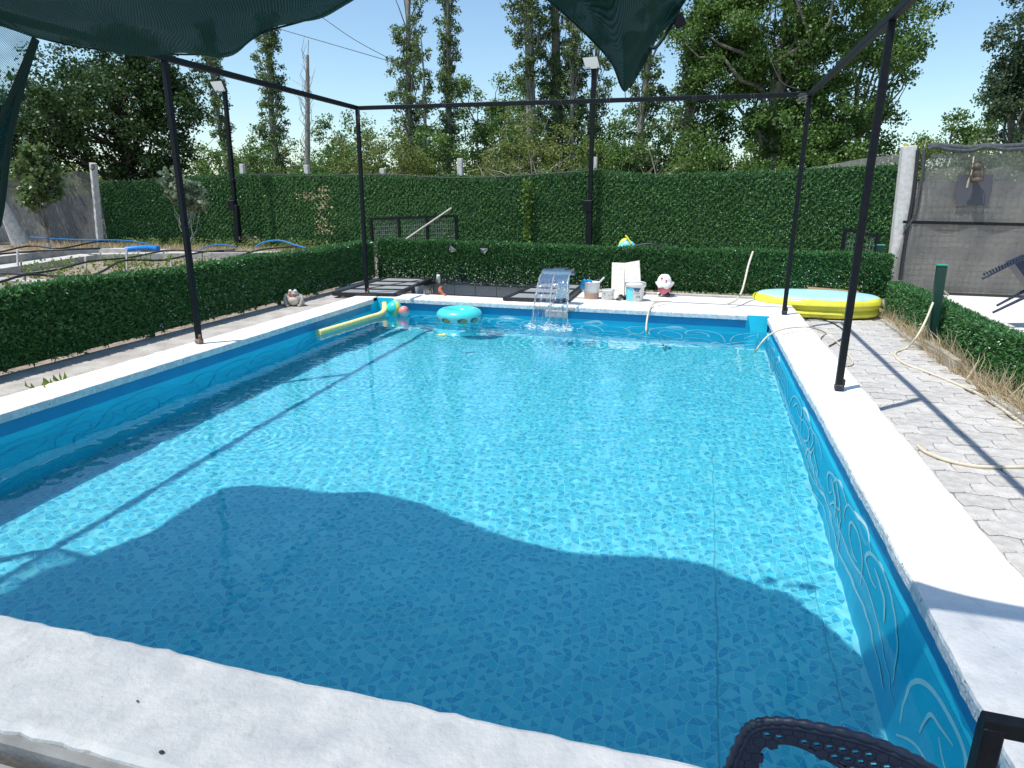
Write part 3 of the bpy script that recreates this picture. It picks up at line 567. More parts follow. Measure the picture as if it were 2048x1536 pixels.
for k, sg in enumerate(SEG):
    parts = []
    pts = [FP[i] for i in sg]
    # one run per straight piece, all under one thing
    root = None
    for j in range(len(pts) - 1):
        (ax, ay), (bx, by) = pts[j], pts[j + 1]; L = math.hypot(bx - ax, by - ay); o_ = ((by - ay) / L, -(bx - ax) / L, 0)
        t = hedge('leaf_fence', FLAB[k], (ax, ay, 0), (bx, by, 0), -.22, lambda s, ax=ax, ay=ay, bx=bx, by=by: top_z(ax + (bx - ax) * s, ay + (by - ay) * s), .07, o_, 30 + k * 4 + j, sp=.05, n=6, ln=.060, wd=.015, m='leaf_fence', lattice=True, cat='fence', top=False, depth=.012)
        if root is None: root = t
        else:
            for ch in list(t.children):
                off = t.location - root.location; ch.parent = root; ch.location = off
            bpy.data.objects.remove(t)
# net hanging over the far end of the fence
rows = [[Vector((a, b_, z)) for a, b_ in ((.0, 18.4), (1.6, 17.8), (3.1, 17.0), (4.3, 16.5))] for z in (1.9, 2.1)]
rows[1] = [ony(*q, p.y) for q, p in zip(((1560, 345), (1640, 333), (1720, 318), (1800, 308)), rows[1])]
tag(build('shade_net_strip', MB().grid(rows), M['net_grey']), 'thin grey net strip sagging above the right end of the leaf fence', 'net')
# cable running along the fence top
def cable(name, label, P, r, m, k=5, cat='cable', grp=None):
    return tag(build(name, MB().tube(smooth_path(P, k), r, 6), m), label, cat, grp)
cable('electric_cable', 'black cable looping along the top of the leaf fence', [ony(*q, 18.25) for q in ((455, 368), (480, 352), (540, 349), (620, 352), (700, 350), (790, 349), (860, 354), (940, 355), (1010, 353), (1100, 347), (1175, 342))], .012, M['black_pipe'])
cable('thin_cable', 'thin cable drooping from the lamp post over the shaded fence', [ony(*q, 18.0) for q in ((180, 265), (250, 275), (300, 292), (355, 303), (400, 300), (430, 275), (440, 262))], .007, M['black_pipe'])
cable('power_line', 'upper thin black line crossing the sky towards the poplars', [ony(*q, 24) for q in ((600, 8), (640, 32), (710, 80), (792, 124))], .012, M['black_pipe'])
cable('power_line', 'lower thin black line crossing the sky below the hanging net', [ony(*q, 24) for q in ((540, 52), (600, 70), (700, 99), (792, 126))], .012, M['black_pipe'])
cable('hanging_wire', 'thin wire hanging down in front of the big tree to the frame corner', [ony(*q, 9.4) for q in ((1545, -10), (1538, 60), (1535, 95), (1550, 140), (1568, 168), (1600, 178))], .002, M['mid_wire'])
# concrete fence posts behind the leaf fence
for px, lab, top, w_ in ((613, 'white concrete post end above the fence at the dead trunk', 330, .14), (765, 'short white concrete post end above the fence left of centre', 337, .15), (920, 'tall white concrete post above the fence, tallest of the fence posts', 317, .15), (1189, 'white concrete post behind the tall lamp post', 314, .16), (484, 'grey concrete post top behind the left lamp post', 328, .14)):
    y = 19.35; A = ony(px, top, y); b = MB().box((A.x, A.y, (A.z - .3) / 2), (w_, .13, A.z + .3), bev=.01); tag(build('concrete_post', b, M['conc_post']), lab, 'post', 'concrete posts behind the fence')
# white corner post on the left
A = ony(186, 326, 17.3); B_ = ony(201, 494, 17.45); b = MB().bar((B_.x, B_.y, -.25), A, .17, .15, bev=.01); t = tag(build('concrete_post', b, M['conc_post']), 'leaning white concrete corner post between grey net and leaf fence', 'post')
build('hook', MB().tube([ony(*q, 17.2) for q in ((182, 332), (188, 331), (189, 336), (184, 341), (181, 335))], .014, 5), M['black_metal'], t)
# grey net fence at the far left
rows = []
for px, pt, pb in ((-60, 372, 500), (20, 352, 498), (60, 358, 496), (110, 352, 494), (150, 342, 493), (172, 345, 493), (192, 352, 493)):
    rows.append([ony(px, pt + (pb - pt) * t, 17.9 + .06 * math.sin(px * .1 + t * 5)) for t in np.linspace(0, 1, 8)])
t = thing('net_fence', 'grey shade net fence at the far left beside the white corner post', 'fence', (-20, 17.9, -.2))
build('net_cloth', MB().grid(rows), M['net_dark'], t)
b = MB(); b.tube([ony(*q, 17.95) for q in ((-60, 378), (40, 373), (110, 374), (190, 372))], .018, 5); b.tube([ony(*q, 17.95) for q in ((105, 380), (140, 430), (165, 465), (195, 490))], .012, 5); build('rail_wire', b, M['black_pipe'], t)
tag(build('boundary_wall', MB().box((-21.5, 19.2, .6), (9, .2, 1.7)), M['kerb']), 'low grey concrete wall behind the grey net fence', 'wall')
# ================================================================ LAMP POSTS
def lamp(px_b, py_b, px_t, py_t, y, lab, panel, boxp):
    A = ony(px_b, py_b, y); Tp = ony(px_t, py_t, y)
    t = thing('lamp_post', lab, 'lamp post', A); build('pole', MB().bar((A.x, A.y, -.25), Tp, .11, bev=.01), M['black_metal'], t)
    low = ony(*boxp[:2], y - .03); build('cable_box', MB().box(low, (.24, .16, .3), bev=.02), M['black_metal'], t)
    build('lower_pole', MB().bar((A.x, A.y - .01, -.25), ony(boxp[0] + (3 if px_t > 1000 else 8), boxp[1], y - .01), .16, bev=.01), M['black_metal'], t)
    c = [ony(*q, y - .12) for q in panel]; c2 = [p + Vector((0, .10, .0)) for p in c]
    b = MB(); b.add(c + c2, [(3, 2, 1, 0), (4, 5, 6, 7), (0, 1, 5, 4), (1, 2, 6, 5), (2, 3, 7, 6), (3, 0, 4, 7)]); h = build('flood_light', b, M['worn_metal'], t)
    ce = sum(c, Vector()) / 4; q = [ce + (p - ce) * .93 + Vector((0, -.008, 0)) for p in c]; q[0].z += 0
    build('lens', MB().add(q, [(3, 2, 1, 0)]), M['lamp_glass'], h)
    s = [q[3].lerp(q[2], a) + (q[0] - q[3]) * v + Vector((0, -.006, 0)) for a, v in ((.08, .06), (.34, .06), (.34, .11), (.08, .11))]; s2 = [q[3].lerp(q[2], a) + (q[0] - q[3]) * v + Vector((0, -.006, 0)) for a, v in ((.84, .06), (.95, .06), (.95, .12), (.84, .12))]
    build('label_strip', MB().add(s, [(0, 1, 2, 3)]), M['black_metal'], h); build('label_strip', MB().add(s2, [(0, 1, 2, 3)]), M['black_metal'], h)
M['lamp_glass'] = mat('flood_light_lens', (.62, .63, .60), .35, (.54, .55, .53), 2, 2)
lamp(1178, 492, 1188, 132, 18.2, 'tall black lamp post with flood light in front of the centre of the fence', ((1164, 115), (1195, 112), (1201, 137), (1171, 139)), (1176, 412))
lamp(476, 478, 449, 178, 18.4, 'thinner black lamp post with flood light near the big dark tree', ((419, 163), (443, 161), (452, 183), (431, 184)), (464, 410))
# ================================================================ RIGHT TERRACE: net wall, post, lantern
WY = 13.5
t = thing('white_post', 'big whitewashed concrete post at the corner of the net wall', 'post', (3.75, 13.6, -.2))
b = MB().bar((ony(1786, 600, WY).x, WY + .12, -.25), ony(1818, 292, WY + .12), .22, .2, bev=.012); build('post_body', b, M['conc_post'], t); build('cap_stain', MB().box(ony(1811, 291, WY + .05), (.05, .05, .06)), M['petal_yellow'], t)
t = thing('net_wall', 'grey shade net wall over wire mesh behind the right terrace', 'fence', (5, WY, -.2))
rows = []
for i in range(24):
    px = 1848 + i * 16; xw = ony(px, 400, WY).x; row = []
    for j in range(14):
        s = j / 13; z = 2.26 + (-.17 - 2.26) * s; row.append(Vector((xw - .42 * s * max(0, 1 - i / 5), WY + .02 * math.sin(i * 1.1 + j * .5), z)))
    rows.append(row)
build('net_cloth', MB().grid(rows), M['net_grey'], t)
b = MB(); x0, x1 = 3.62, 8.6; n_ = 0
for i in range(int((x1 - x0) / .10)): b.bar((x0 + i * .10, WY + .03, -.15), (x0 + i * .10, WY + .03, 1.85), .006)
for j in range(20): b.bar((x0, WY + .022, -.12 + j * .10), (x1, WY + .022, -.12 + j * .10), .006, up=(0, 1, 0))
build('wire_mesh', b, M['bark_dark'], t, kind='stuff')
build('backing_board', MB().box((6.1, WY + .16, .85), (5.0, .03, 1.9)), M['beige_board'], t)
b = MB(); b.bar((3.5, WY - .015, 1.11), (8.6, WY - .015, 1.07), .03, .05); build('rail', b, M['black_metal'], t)
b = MB(); P = [ony(px, py, WY - .03) for px, py in ((1855, 294), (1870, 291), (1900, 293), (1940, 296), (1970, 292), (2010, 293), (2060, 290), (2150, 286))]
b.tube(smooth_path(P, 5), .045, 8); b.tube(smooth_path([p + Vector((0, -.03, -.04 + .02 * math.sin(i * 2))) for i, p in enumerate(P)], 5), .035, 8); build('rolled_top', b, M['net_roll'] if 'net_roll' in M else M.setdefault('net_roll', mat('rolled_grey_net', (.045, .055, .06), .9, (.08, .09, .095), 18, 6, .5, 50)), t)
b = MB(); P = [ony(px, py, WY - .03) for px, py in ((1848, 300), (1846, 340), (1838, 390), (1830, 430), (1812, 458), (1806, 470))]; b.tube(smooth_path(P, 5), [.05 - .0012 * i for i in range(26)], 8, flat=.5); build('folded_edge', b, M['net_roll'], t)
b = MB(); P = [ony(px, py, WY - .02) for px, py in ((1836, 300), (1828, 380), (1818, 440), (1808, 500), (1800, 560))]; b.tube(smooth_path(P, 5), .03, 6); build('folded_edge', b, M['black_pipe'], t)
b = MB(); q = [ony(px, py, WY - .035) for px, py in ((1917, 349), (1987, 349), (1977, 411), (1909, 411))]; b.add(q, [(3, 2, 1, 0)]); build('net_patch', b, mat('dark_blue_grey_patch', (.075, .08, .095), .9), t)
b = MB(); b.bar((3.6, WY - .06, -.12), (8.6, WY - .06, -.14), .06, .05); build('ground_fold', b, M['black_pipe'], t)
# lantern
lc = ony(1954, 342, WY - .17); t = thing('lantern', 'small rusty lantern tied with rope to the grey net wall', 'lantern', lc + Vector((0, 0, -.18))); tl = Matrix.Rotation(R(-9), 3, 'Y')
b = MB(); b.lathe([(.0001, -.18), (.085, -.18), (.09, -.14), (.07, -.12), (.055, -.10)], lc, 16, rot=tl); build('base', b, M['rust2'] if 'rust2' in M else M.setdefault('rust2', mat('rusty_tin', (.045, .030, .022), .7, (.11, .075, .05), 20, 6, .4, 60)), t)
b = MB(); b.lathe([(.05, -.10), (.062, -.05), (.055, .01), (.04, .04)], lc, 16, rot=tl); build('glass', b, mat('dusty_lantern_glass', (.10, .075, .05), .25), t)
b = MB(); b.lathe([(.055, .03), (.07, .05), (.06, .09), (.035, .12), (.0001, .13)], lc, 16, rot=tl); build('cap', b, M['rust2'], t)
b = MB()
for s in (-1, 1): b.tube(smooth_path([lc + tl @ Vector((s * .085, 0, -.16)), lc + tl @ Vector((s * .105, 0, 0)), lc + tl @ Vector((s * .07, 0, .12)), lc + tl @ Vector((0, 0, .16))], 4), .008, 6)
build('handle', b, M['rust2'], t)
b = MB(); b.tube(smooth_path([ony(1948, 311, WY - .04), ony(1946, 325, WY - .12), ony(1943, 345, WY - .16), ony(1937, 362, WY - .14), ony(1934, 375, WY - .12)], 4), [.010] * 12 + [.016] * 5, 6); build('rope', b, mat('frayed_rope', (.45, .40, .32), .95), t)
# ================================================================ small gates
def mesh_gate(pxs, y, lab, name='mesh_gate'):
    A, B_ = ony(*pxs[0], y), ony(*pxs[1], y); t = thing(name, lab, 'gate', (A.x, y, -.2)); n = pxs[2]; P = [A.lerp(B_, i / n) for i in range(n + 1)]
    build('rail', MB().bar(A + Vector((0, 0, -.02)), B_ + Vector((0, 0, -.02)), .055, .045, up=(0, 1, 0)), M['black_metal'], t)
    for p in P: build('post', MB().bar((p.x, y, -.2), (p.x, y, p.z), .055), M['black_metal'], t)
    b = MB()
    for i in range(n):
        a, c = P[i], P[i + 1]; k = int((c.x - a.x) / .05)
        for j in range(1, k): q = a.lerp(c, j / k); b.bar((q.x, y + .01, -.1), (q.x, y + .01, q.z - .03), .007)
        for j in range(12): b.bar((a.x, y + .015, a.z - .10 - j * .09), (c.x, y + .015, c.z - .10 - j * .09), .007, up=(0, 1, 0))
    build('wire_mesh', b, M['mesh_wire'], t, kind='stuff')
    return t
M['mesh_wire'] = mat('grey_green_wire', (.16, .20, .17), .5)
mesh_gate(((742, 436), (912, 430), 3), 14.0, 'low black framed mesh gate with three bays behind the hedge')
mesh_gate(((1690, 457), (1757, 470), 2), 13.0, 'small black mesh gate at the end of the hedge near the white post')
b = MB(); b.tube([ony(798, 488, 13.8), ony(850, 452, 13.85), ony(903, 416, 13.9)], .018, 7); tag(build('wooden_pole', b, M['wood']), 'pale pole leaning diagonally across the mesh gate', 'pole')
# green posts
for (bx, by, tx, ty, y, lab, wd) in ((1868, 655, 1884, 531, 8.9, 'green steel post with slanted cap standing in the right hedge', .105), (1757, 520, 1762, 491, 12.0, 'green post stub behind the hedge corner', .10)):
    A, T_ = ony(bx, by, y), ony(tx, ty, y); t = thing('green_post', lab, 'post', (A.x, y, -.25)); build('post_body', MB().bar((A.x, y, -.25), T_, wd, .07, bev=.008), M['green_post'], t); build('cap', MB().box(T_ + Vector((0, 0, .006)), (wd + .012, .085, .02), bev=.006), M['green_cap'] if 'green_cap' in M else M.setdefault('green_cap', mat('green_plastic_cap', (.04, .28, .20), .4)), t)
# dry grass at the verge
rng = np.random.default_rng(77); n = 6200; P = np.stack([rng.normal(2.80, .06, n).clip(2.68, 2.95), rng.uniform(4.0, 11.0, n), np.full(n, -.26)], 1)
keep = rng.random(n) < (.35 + .65 * (np.sin(P[:, 1] * 2.3) > -.4)); P = P[keep]; n = len(P)
D = unit(rng.normal(0, .5, (n, 3)) + [[-.25, 0, 1.25]]); L = rng.gamma(3, .055, (n, 1)).clip(.05, .55); S = unit(np.cross(D, rng.normal(0, 1, (n, 3)))); W_ = .0035
m1 = P + D * L * .55; m2 = P + D * L + np.array([[-.3, .1, -.42]]) * L * .6 * rng.uniform(.1, 1, (n, 1))
V = np.stack([P - S * W_, P + S * W_, m1 + S * W_, m1 - S * W_, m2], 1).reshape(-1, 3); i = np.arange(n)[:, None] * 5
F3 = np.concatenate([i + [[0, 1, 2]], i + [[0, 2, 3]], i + [[3, 2, 4]]]); o = build_np('dry_grass', V, F3, M['straw']); tag(o, 'dry straw-coloured grass along the foot of the right hedge', 'grass'); o['kind'] = 'stuff'
# ================================================================ PUMP PIT AND ITS COVERS
b = MB(); b.box((-4.0, 10.8, -.98), (3.0, 2.0, .1)); struct('pit_floor', b, M['kerb'])
pit = struct('pit_wall', MB().box((-3.9, 11.74, -.5), (3.2, .2, .90)), M['joint_sand'])
for r in range(4):
    for k in range(8):
        xx = -5.3 + k * .41 + (.2 if r % 2 else 0); o = build('block', MB().box((xx, 11.63 + rnd.uniform(-.003, .003), -.17 - r * .20), (.398, .03, .188), bev=.004), M['block'], pit)
struct('pit_side_wall', MB().box((-5.42, 10.8, -.5), (.1, 1.8, .9)), M['kerb']); struct('pit_side_wall', MB().box((-2.50, 10.8, -.5), (.1, 1.8, .9)), M['kerb'])
t = thing('pit_surround', 'black angle iron frame round the open pump pit', 'frame', (-3.9, 11.5, 0))
b = MB(); b.bar((-4.75, 11.57, .02), (-2.5, 11.52, .01), .05, .06, up=(0, 1, 0)); build('rear_rail', b, M['worn_metal'], t)
b = MB(); b.bar((-4.72, 11.46, .01), (-5.15, 9.95, .01), .06, .05); b.bar((-4.62, 11.46, -.03), (-4.95, 10.0, -.03), .05, .05); build('side_rail', b, M['worn_metal'], t)
M['polycarb'] = mat('grey_polycarbonate', (.30, .31, .31), .35, (.36, .37, .37), 3, 3)
def trap(px4, z, lab, nsl):
    c = [onz(*q, z) for q in px4]; ce = sum(c, Vector()) / 4; t = thing('pit_cover', lab, 'cover', ce)
    for a, bb in ((0, 1), (1, 2), (2, 3), (3, 0)): build('frame_bar', MB().bar(c[a], c[bb], .07, .05), M['worn_metal'], t)
    for k in range(1, nsl): build('cross_bar', MB().bar(c[0].lerp(c[3], k / nsl), c[1].lerp(c[2], k / nsl), .075, .045), M['worn_metal'], t)
    for k in range(nsl):
        f = lambda u, v: c[0].lerp(c[3], u).lerp(c[1].lerp(c[2], u), v) + Vector((0, 0, .012)); u0, u1 = (k + .12) / nsl, (k + .88) / nsl
        build('panel', MB().add([f(u0, .05), f(u0, .95), f(u1, .95), f(u1, .05)], [(0, 1, 2, 3)]), M['polycarb'], t)
trap(((668, 588), (790, 590), (860, 559), (775, 557)), .02, 'black framed pit cover with grey panels lying left of the open pit', 4)
trap(((1010, 598), (1128, 602), (1166, 571), (1082, 567)), .03, 'black framed pit cover with grey panels behind the waterfall', 3)
b = MB(); b.tube(smooth_path([onz(880, 600, -.05) + Vector((0, .25, 0)), ony(880, 582, 10.7), ony(882, 576, 11.0)], 4), .036, 12); tag(build('orange_pipe', b, mat('orange_pipe', (.40, .13, .06), .5)), 'short orange drain pipe inside the pump pit', 'pipe')
b = MB(); b.lathe([(.0001, 0), (.035, 0), (.035, .12), (.03, .15), (.0001, .15)], onz(877, 566, .0), 12); tag(build('white_pipe_cap', b, M['white_plastic']), 'white pipe stub at the far edge of the pump pit', 'pipe')
rows = [[ony(820 + 26 * u + 4 * v, 576 + 22 * v + (-6) * u, 10.35) + Vector((0, .03 * math.sin(u * 7 + v * 3), 0)) for u in np.linspace(0, 1, 8)] for v in np.linspace(0, 1, 6)]
tag(build('grey_cloth', MB().grid(rows), mat('grey_cloth', (.34, .35, .36), .9)), 'grey cloth hanging over the pit frame', 'cloth')
# ================================================================ WATERFALL
t = thing('waterfall_spout', 'curved stainless steel waterfall spout on the far coping', 'fountain', (-1.90, 9.62, 0))
def arc_sheet(prof, x0, x1, th):   # prof (y,z)
    b = MB(); n = len(prof); rows = []
    for x in (x0, x1): rows.append([Vector((x, y, z)) for y, z in prof])
    nn = []
    for i in range(n):
        a, c = prof[max(i - 1, 0)], prof[min(i + 1, n - 1)]; d = Vector((0, c[0] - a[0], c[1] - a[1])).normalized(); nn.append(Vector((0, d.z, -d.y)) * th)
    r0, r1 = rows; q0 = [p + k for p, k in zip(r0, nn)]; q1 = [p + k for p, k in zip(r1, nn)]
    b.grid([r0, r1]); b.grid([q1, q0]); b.grid([q0, r0], 0, False); b.grid([r1, q1], 0, False)
    b.add([r0[0], r1[0], q1[0], q0[0]], [(0, 1, 2, 3)]); b.add([r0[-1], q0[-1], q1[-1], r1[-1]], [(0, 1, 2, 3)]); return b
neck = [(9.66, .0), (9.68, .12), (9.69, .25), (9.67, .36), (9.61, .44), (9.52, .475), (9.42, .47), (9.36, .45)]
neck = [(p.x, p.y) for p in smooth_path([(a, c, 0) for a, c in neck], 5)]
build('neck', arc_sheet(neck, -1.95, -1.77, .05), M['steel'], t)
lip = [(p.x, p.y) for p in smooth_path([(9.63, .40, 0), (9.58, .462, 0), (9.48, .487, 0), (9.38, .475, 0), (9.32, .44, 0)], 5)]
build('lip', arc_sheet(lip, -2.10, -1.68, .022), M['steel'], t)
build('base_plate', MB().box((-1.9, 9.66, .008), (.34, .22, .014), bev=.004), M['steel'], t)
b = MB()
for q in range(26): b.ball((-1.95 + rnd.uniform(-.28, .34), 9.30 + rnd.uniform(0, .06), -.02 + rnd.uniform(-.06, .012)), rnd.uniform(.008, .03), 6, sc3=(1.6, 1, .5))
tag(build('mortar_patch', MB().box((-1.90, 9.29, -.04), (.62, .04, .07), bev=.02).box((-1.86, 9.275, -.12), (.34, .05, .12), bev=.02), mat('broken_mortar', (.30, .28, .26), .95, (.46, .44, .42), 30, 8, .9, 60)), 'rough grey mortar patch under the waterfall spout', 'mortar')
mw = bpy.data.materials.new('falling_water'); mw.use_nodes = True; n_ = mw.node_tree.nodes; l_ = mw.node_tree.links
gl = n_.new('ShaderNodeBsdfGlossy'); gl.inputs['Roughness'].default_value = .05; tp = n_.new('ShaderNodeBsdfTransparent'); tp.inputs[0].default_value = (.93, .97, .98, 1); mx = n_.new('ShaderNodeMixShader'); fr_ = n_.new('ShaderNodeFresnel'); fr_.inputs['IOR'].default_value = 1.5
tc = n_.new('ShaderNodeTexCoord'); mp = n_.new('ShaderNodeMapping'); mp.inputs['Scale'].default_value = (22, 5, 5); nz = n_.new('ShaderNodeTexNoise'); nz.inputs['Scale'].default_value = 2.2; nz.inputs['Detail'].default_value = 4; bp = n_.new('ShaderNodeBump'); bp.inputs['Strength'].default_value = .8; bp.inputs['Distance'].default_value = .03
l_.new(tc.outputs['Object'], mp.inputs[0]); l_.new(mp.outputs[0], nz.inputs['Vector']); l_.new(nz.outputs[0], bp.inputs['Height']); l_.new(bp.outputs[0], gl.inputs['Normal']); l_.new(bp.outputs[0], fr_.inputs['Normal'])
l_.new(fr_.outputs[0], mx.inputs[0]); l_.new(tp.outputs[0], mx.inputs[1]); l_.new(gl.outputs[0], mx.inputs[2]); l_.new(mx.outputs[0], n_['Material Output'].inputs[0])
M['foam'] = mat('white_foam', (.80, .86, .88), .35)
t = thing('falling_water', 'thin clear sheet of water falling from the spout into the pool', 'water', (-1.9, 9.1, ZW))
def fall(s, u):  # s across 0..1, u down 0..1
    z = .44 + (ZW - .44) * u; y = 9.31 - .52 * math.sqrt(max(u, 0)) ; x = -2.095 + .405 * s + u * (-.015 + .10 * s); return Vector((x, y + .006 * math.sin(s * 30 + u * 9), z))
build('water_sheet', MB().grid([[fall(s, u) for s in np.linspace(0, 1, 30)] for u in np.linspace(0, 1, 24)]), mw, t)
mst = mat('bright_stream', (.75, .80, .82), .08, spec=1.); mst.node_tree.nodes['Principled BSDF'].inputs['Transmission Weight'].default_value = .75
rr = random.Random(9)
for s in (.0, .48, 1.):
    b = MB(); P = [fall(s, u) + Vector((rr.uniform(-.006, .006), 0, 0)) for u in np.linspace(0, 1, 26)]; b.tube(P, [max(.003, .014 * (1 - .45 * i / 25) * rr.uniform(.5, 1.3)) for i in range(26)], 7)
    for q in range(30): b.ball(fall(s, rr.uniform(.2, 1)) + Vector((rr.uniform(-.02, .02), rr.uniform(-.02, .02), 0)), rr.uniform(.003, .007), 6, sc3=(1, 1, 1.8))
    build('water_stream', b, mst, t, kind='stuff')
b = MB()
for q in range(520):
    s = rr.choice((0, .48, 1, rr.random(), rr.random())); p = fall(s, 1); k_ = abs(rr.gauss(0, 1)); b.ball((p.x + rr.gauss(0, .05), p.y + rr.gauss(-.03, .09), ZW + rr.uniform(-.004, .012) + (rr.random() ** 4) * .07), rr.uniform(.002, .009) * (1 if k_ < 1.5 else .5), 6, sc3=(rr.uniform(1, 2.4), 1.2, .5))
build('foam', b, M['foam'], t, kind='stuff')
# ================================================================ POOL TOYS
def torus(c, Rr, r, nu=48, nv=18, flat=1., mi=lambda u, v: 0, lo=0):
    b = MB(); rows = []
    for i in range(nu + 1):
        a = 2 * math.pi * i / nu; rows.append([Vector((c[0] + (Rr + r * math.cos(t)) * math.cos(a), c[1] + (Rr + r * math.cos(t)) * math.sin(a), c[2] + r * flat * math.sin(t))) for t in np.linspace(0, 2 * math.pi, nv + 1)])
    b.grid(rows)
    for i in range(nu):
        for j in range(nv): b.m[i * nv + j] = mi(i / nu, j / nv)
    return b
rc = (-3.22, 8.95, ZW + .085)
t = thing('swim_ring', 'turquoise inflatable swim ring floating in the pool', 'swim ring', (rc[0], rc[1], ZW))
M['ring'] = mat('turquoise_vinyl', (.06, .62, .62), .28, coat=.3); M['ring_low'] = mat('pale_printed_vinyl', (.35, .68, .72), .3, coat=.3)
build('tube', torus(rc, .215, .118, 56, 20, .88, lambda u, v: 1 if .58 < v < 1.01 and v > .86 or (v > .93) else 0), [M['ring'], M['ring_low']], t)
def ring_pt(a, th, off=.002): return Vector((rc[0] + (.215 + (.118 + off) * math.cos(th)) * math.cos(a), rc[1] + (.215 + (.118 + off) * math.cos(th)) * math.sin(a), rc[2] + (.118 + off) * .88 * math.sin(th)))
def patch(a0, a1, t0, t1, shape, off=.002, n=10):
    b = MB(); c = [(a0 + a1) / 2, (t0 + t1) / 2]; pts = [ring_pt(c[0] + (a1 - a0) / 2 * math.cos(q), c[1] + (t1 - t0) / 2 * math.sin(q) * shape, off) for q in np.linspace(0, 2 * math.pi, n, endpoint=False)]; return b.add([ring_pt(*c, off)] + pts, [(0, 1 + i, 1 + (i + 1) % n) for i in range(n)])
M['p_ochre'] = mat('ochre_print', (.33, .30, .13), .4); M['p_navy'] = mat('navy_print', (.03, .13, .20), .4)
for a in range(9):
    a0 = R(196 + a * 40 + (a * 37) % 11); build('print_patch', patch(a0, a0 + .42, -.72, .06, 1, .0022), M['p_navy'], t); build('print_patch', patch(a0 + .12, a0 + .46, -.80, -.06, 1, .0035), M['p_ochre'], t)
b = MB()
for k in range(40): a = R(215 + k * 2.6); b.tube([ring_pt(a, x, .0015) for x in (.28, .1, -.1)], .0018, 4)
build('seam_ribs', b, M['ring_low'], t, kind='stuff')
# noodle
P = [ony(641, 663, 7.72), (-4.56, 7.95, ZW + .028), (-4.53, 8.3, ZW + .028), (-4.50, 8.65, ZW + .03), (-4.46, 8.9, ZW + .035), (-4.47, 9.08, ZW + .06), (-4.50, 9.17, ZW + .12), (-4.52, 9.2, ZW + .17)]
P[0] = Vector((-4.61, 7.45, ZW + .028)); P = [Vector(p) for p in P]
b = MB(); b.tube(smooth_path(P, 7), .042, 14); tag(build('pool_noodle', b, mat('pale_yellow_foam', (.78, .68, .27), .8, (.82, .74, .36), 14, 4, .3, 120)), 'long pale yellow foam noodle floating by the shaded pool wall', 'pool noodle')
bc = Vector((-4.36, 9.21, ZW + .088))
def ball_mats(n, col): return [mat('ball_%s' % c_, v, .3, coat=.3) for c_, v in col]
def ballz(name, lab, c, r, bands, axis, mats):
    b = MB(); b.ball(c, r, 28, rot=axis); n = 28; k = len(b.f)
    for i in range(k): b.m[i] = bands(i // n / 14, (i % n) / n)
    return tag(build(name, b, mats), lab, 'ball')
ax = Vector((-.42, .78, -.25)).to_track_quat('Z', 'Y').to_matrix()
ballz('beach_ball', 'turquoise and blue beach ball with yellow rim in the far corner of the pool', bc, .118, lambda v, u: 1 if v < .2 else (0 if v < .48 else (2 if v < .58 else 0)), Matrix.Rotation(math.pi, 3, 'X') @ ax, [mat('ball_turquoise', (.02, .60, .55), .3, coat=.3), mat('ball_blue', (.01, .28, .55), .3, coat=.3), mat('ball_yellow', (.62, .66, .12), .3, coat=.3)])
ballz('small_ball', 'small pink and white ball floating beside the beach ball', Vector((-4.16, 9.11, ZW + .066)), .082, lambda v, u: 0 if v > .5 else (1 if v > .12 else 0), Vector((.35, -.1, -.9)).to_track_quat('Z', 'Y').to_matrix(), [mat('ball_white', (.62, .60, .56), .35), mat('ball_pink', (.68, .24, .22), .35)])
p = onz(885, 672, ZW); b = MB(); b.ball(p + Vector((.02, 0, .012)), .035, 12, sc3=(1, .8, .7)); b.ball(p + Vector((-.03, .0, .010)), .03, 12, sc3=(1.2, .6, .4)); tag(build('yellow_toy', b, mat('yellow_toy', (.80, .68, .20), .5)), 'tiny yellow toy floating in front of the swim ring', 'toy')
# ================================================================ FROG
c = onz(590, 612, -.04); t = thing('frog_statue', 'squat stone frog statue with red lips by the left hedge', 'statue', c)
M['frog'] = mat('grey_frog_stone', (.30, .28, .24), .75, (.42, .40, .35), 18, 6, .5, 50); M['frog_belly'] = mat('cream_belly', (.66, .58, .48), .7, (.58, .52, .44), 12, 5); M['frog_green'] = mat('mossy_green', (.22, .26, .08), .8)
c = c + Vector((-.02, .03, -.005)); tw = Matrix.Rotation(R(20), 3, 'Z')
L_ = lambda x, y, z: c + tw @ Vector((x, y, z))
b = MB(); b.ball(L_(0, 0, .10), .118, 24, sc3=(1.08, .95, .86)); build('body', b, M['frog'], t)
b = MB(); b.ball(L_(.005, -.035, .095), .095, 22, sc3=(.95, .95, .86)); build('belly', b, M['frog_belly'], t)
b = MB(); b.ball(L_(0, -.03, .185), .07, 20, sc3=(1.15, .9, .55)); h = build('head', b, M['frog'], t)
for s in (-1, 1):
    e = build('eye', MB().ball(L_(s * .034, -.06, .222), .026, 14), M['frog_eye'] if 'frog_eye' in M else M.setdefault('frog_eye', mat('pale_eye', (.70, .70, .66), .4)), h)
    build('brow', MB().ball(L_(s * .034, -.066, .226), .022, 12, sc3=(1, .9, .5)).ball(L_(s * .034, -.081, .218), .010, 8), M['frog'], h)
    b = MB(); b.ball(L_(s * .105, -.03, .055), .05, 14, sc3=(.8, 1.1, 1.3)); b.ball(L_(s * .085, -.085, .02), .032, 12, sc3=(1, 1.3, .6)); build('leg', b, M['frog'], t)
    build('arm', MB().tube([L_(s * .10, -.02, .16), L_(s * .125, -.055, .11), L_(s * .10, -.095, .03)], [.028, .026, .02], 8), M['frog'], t)
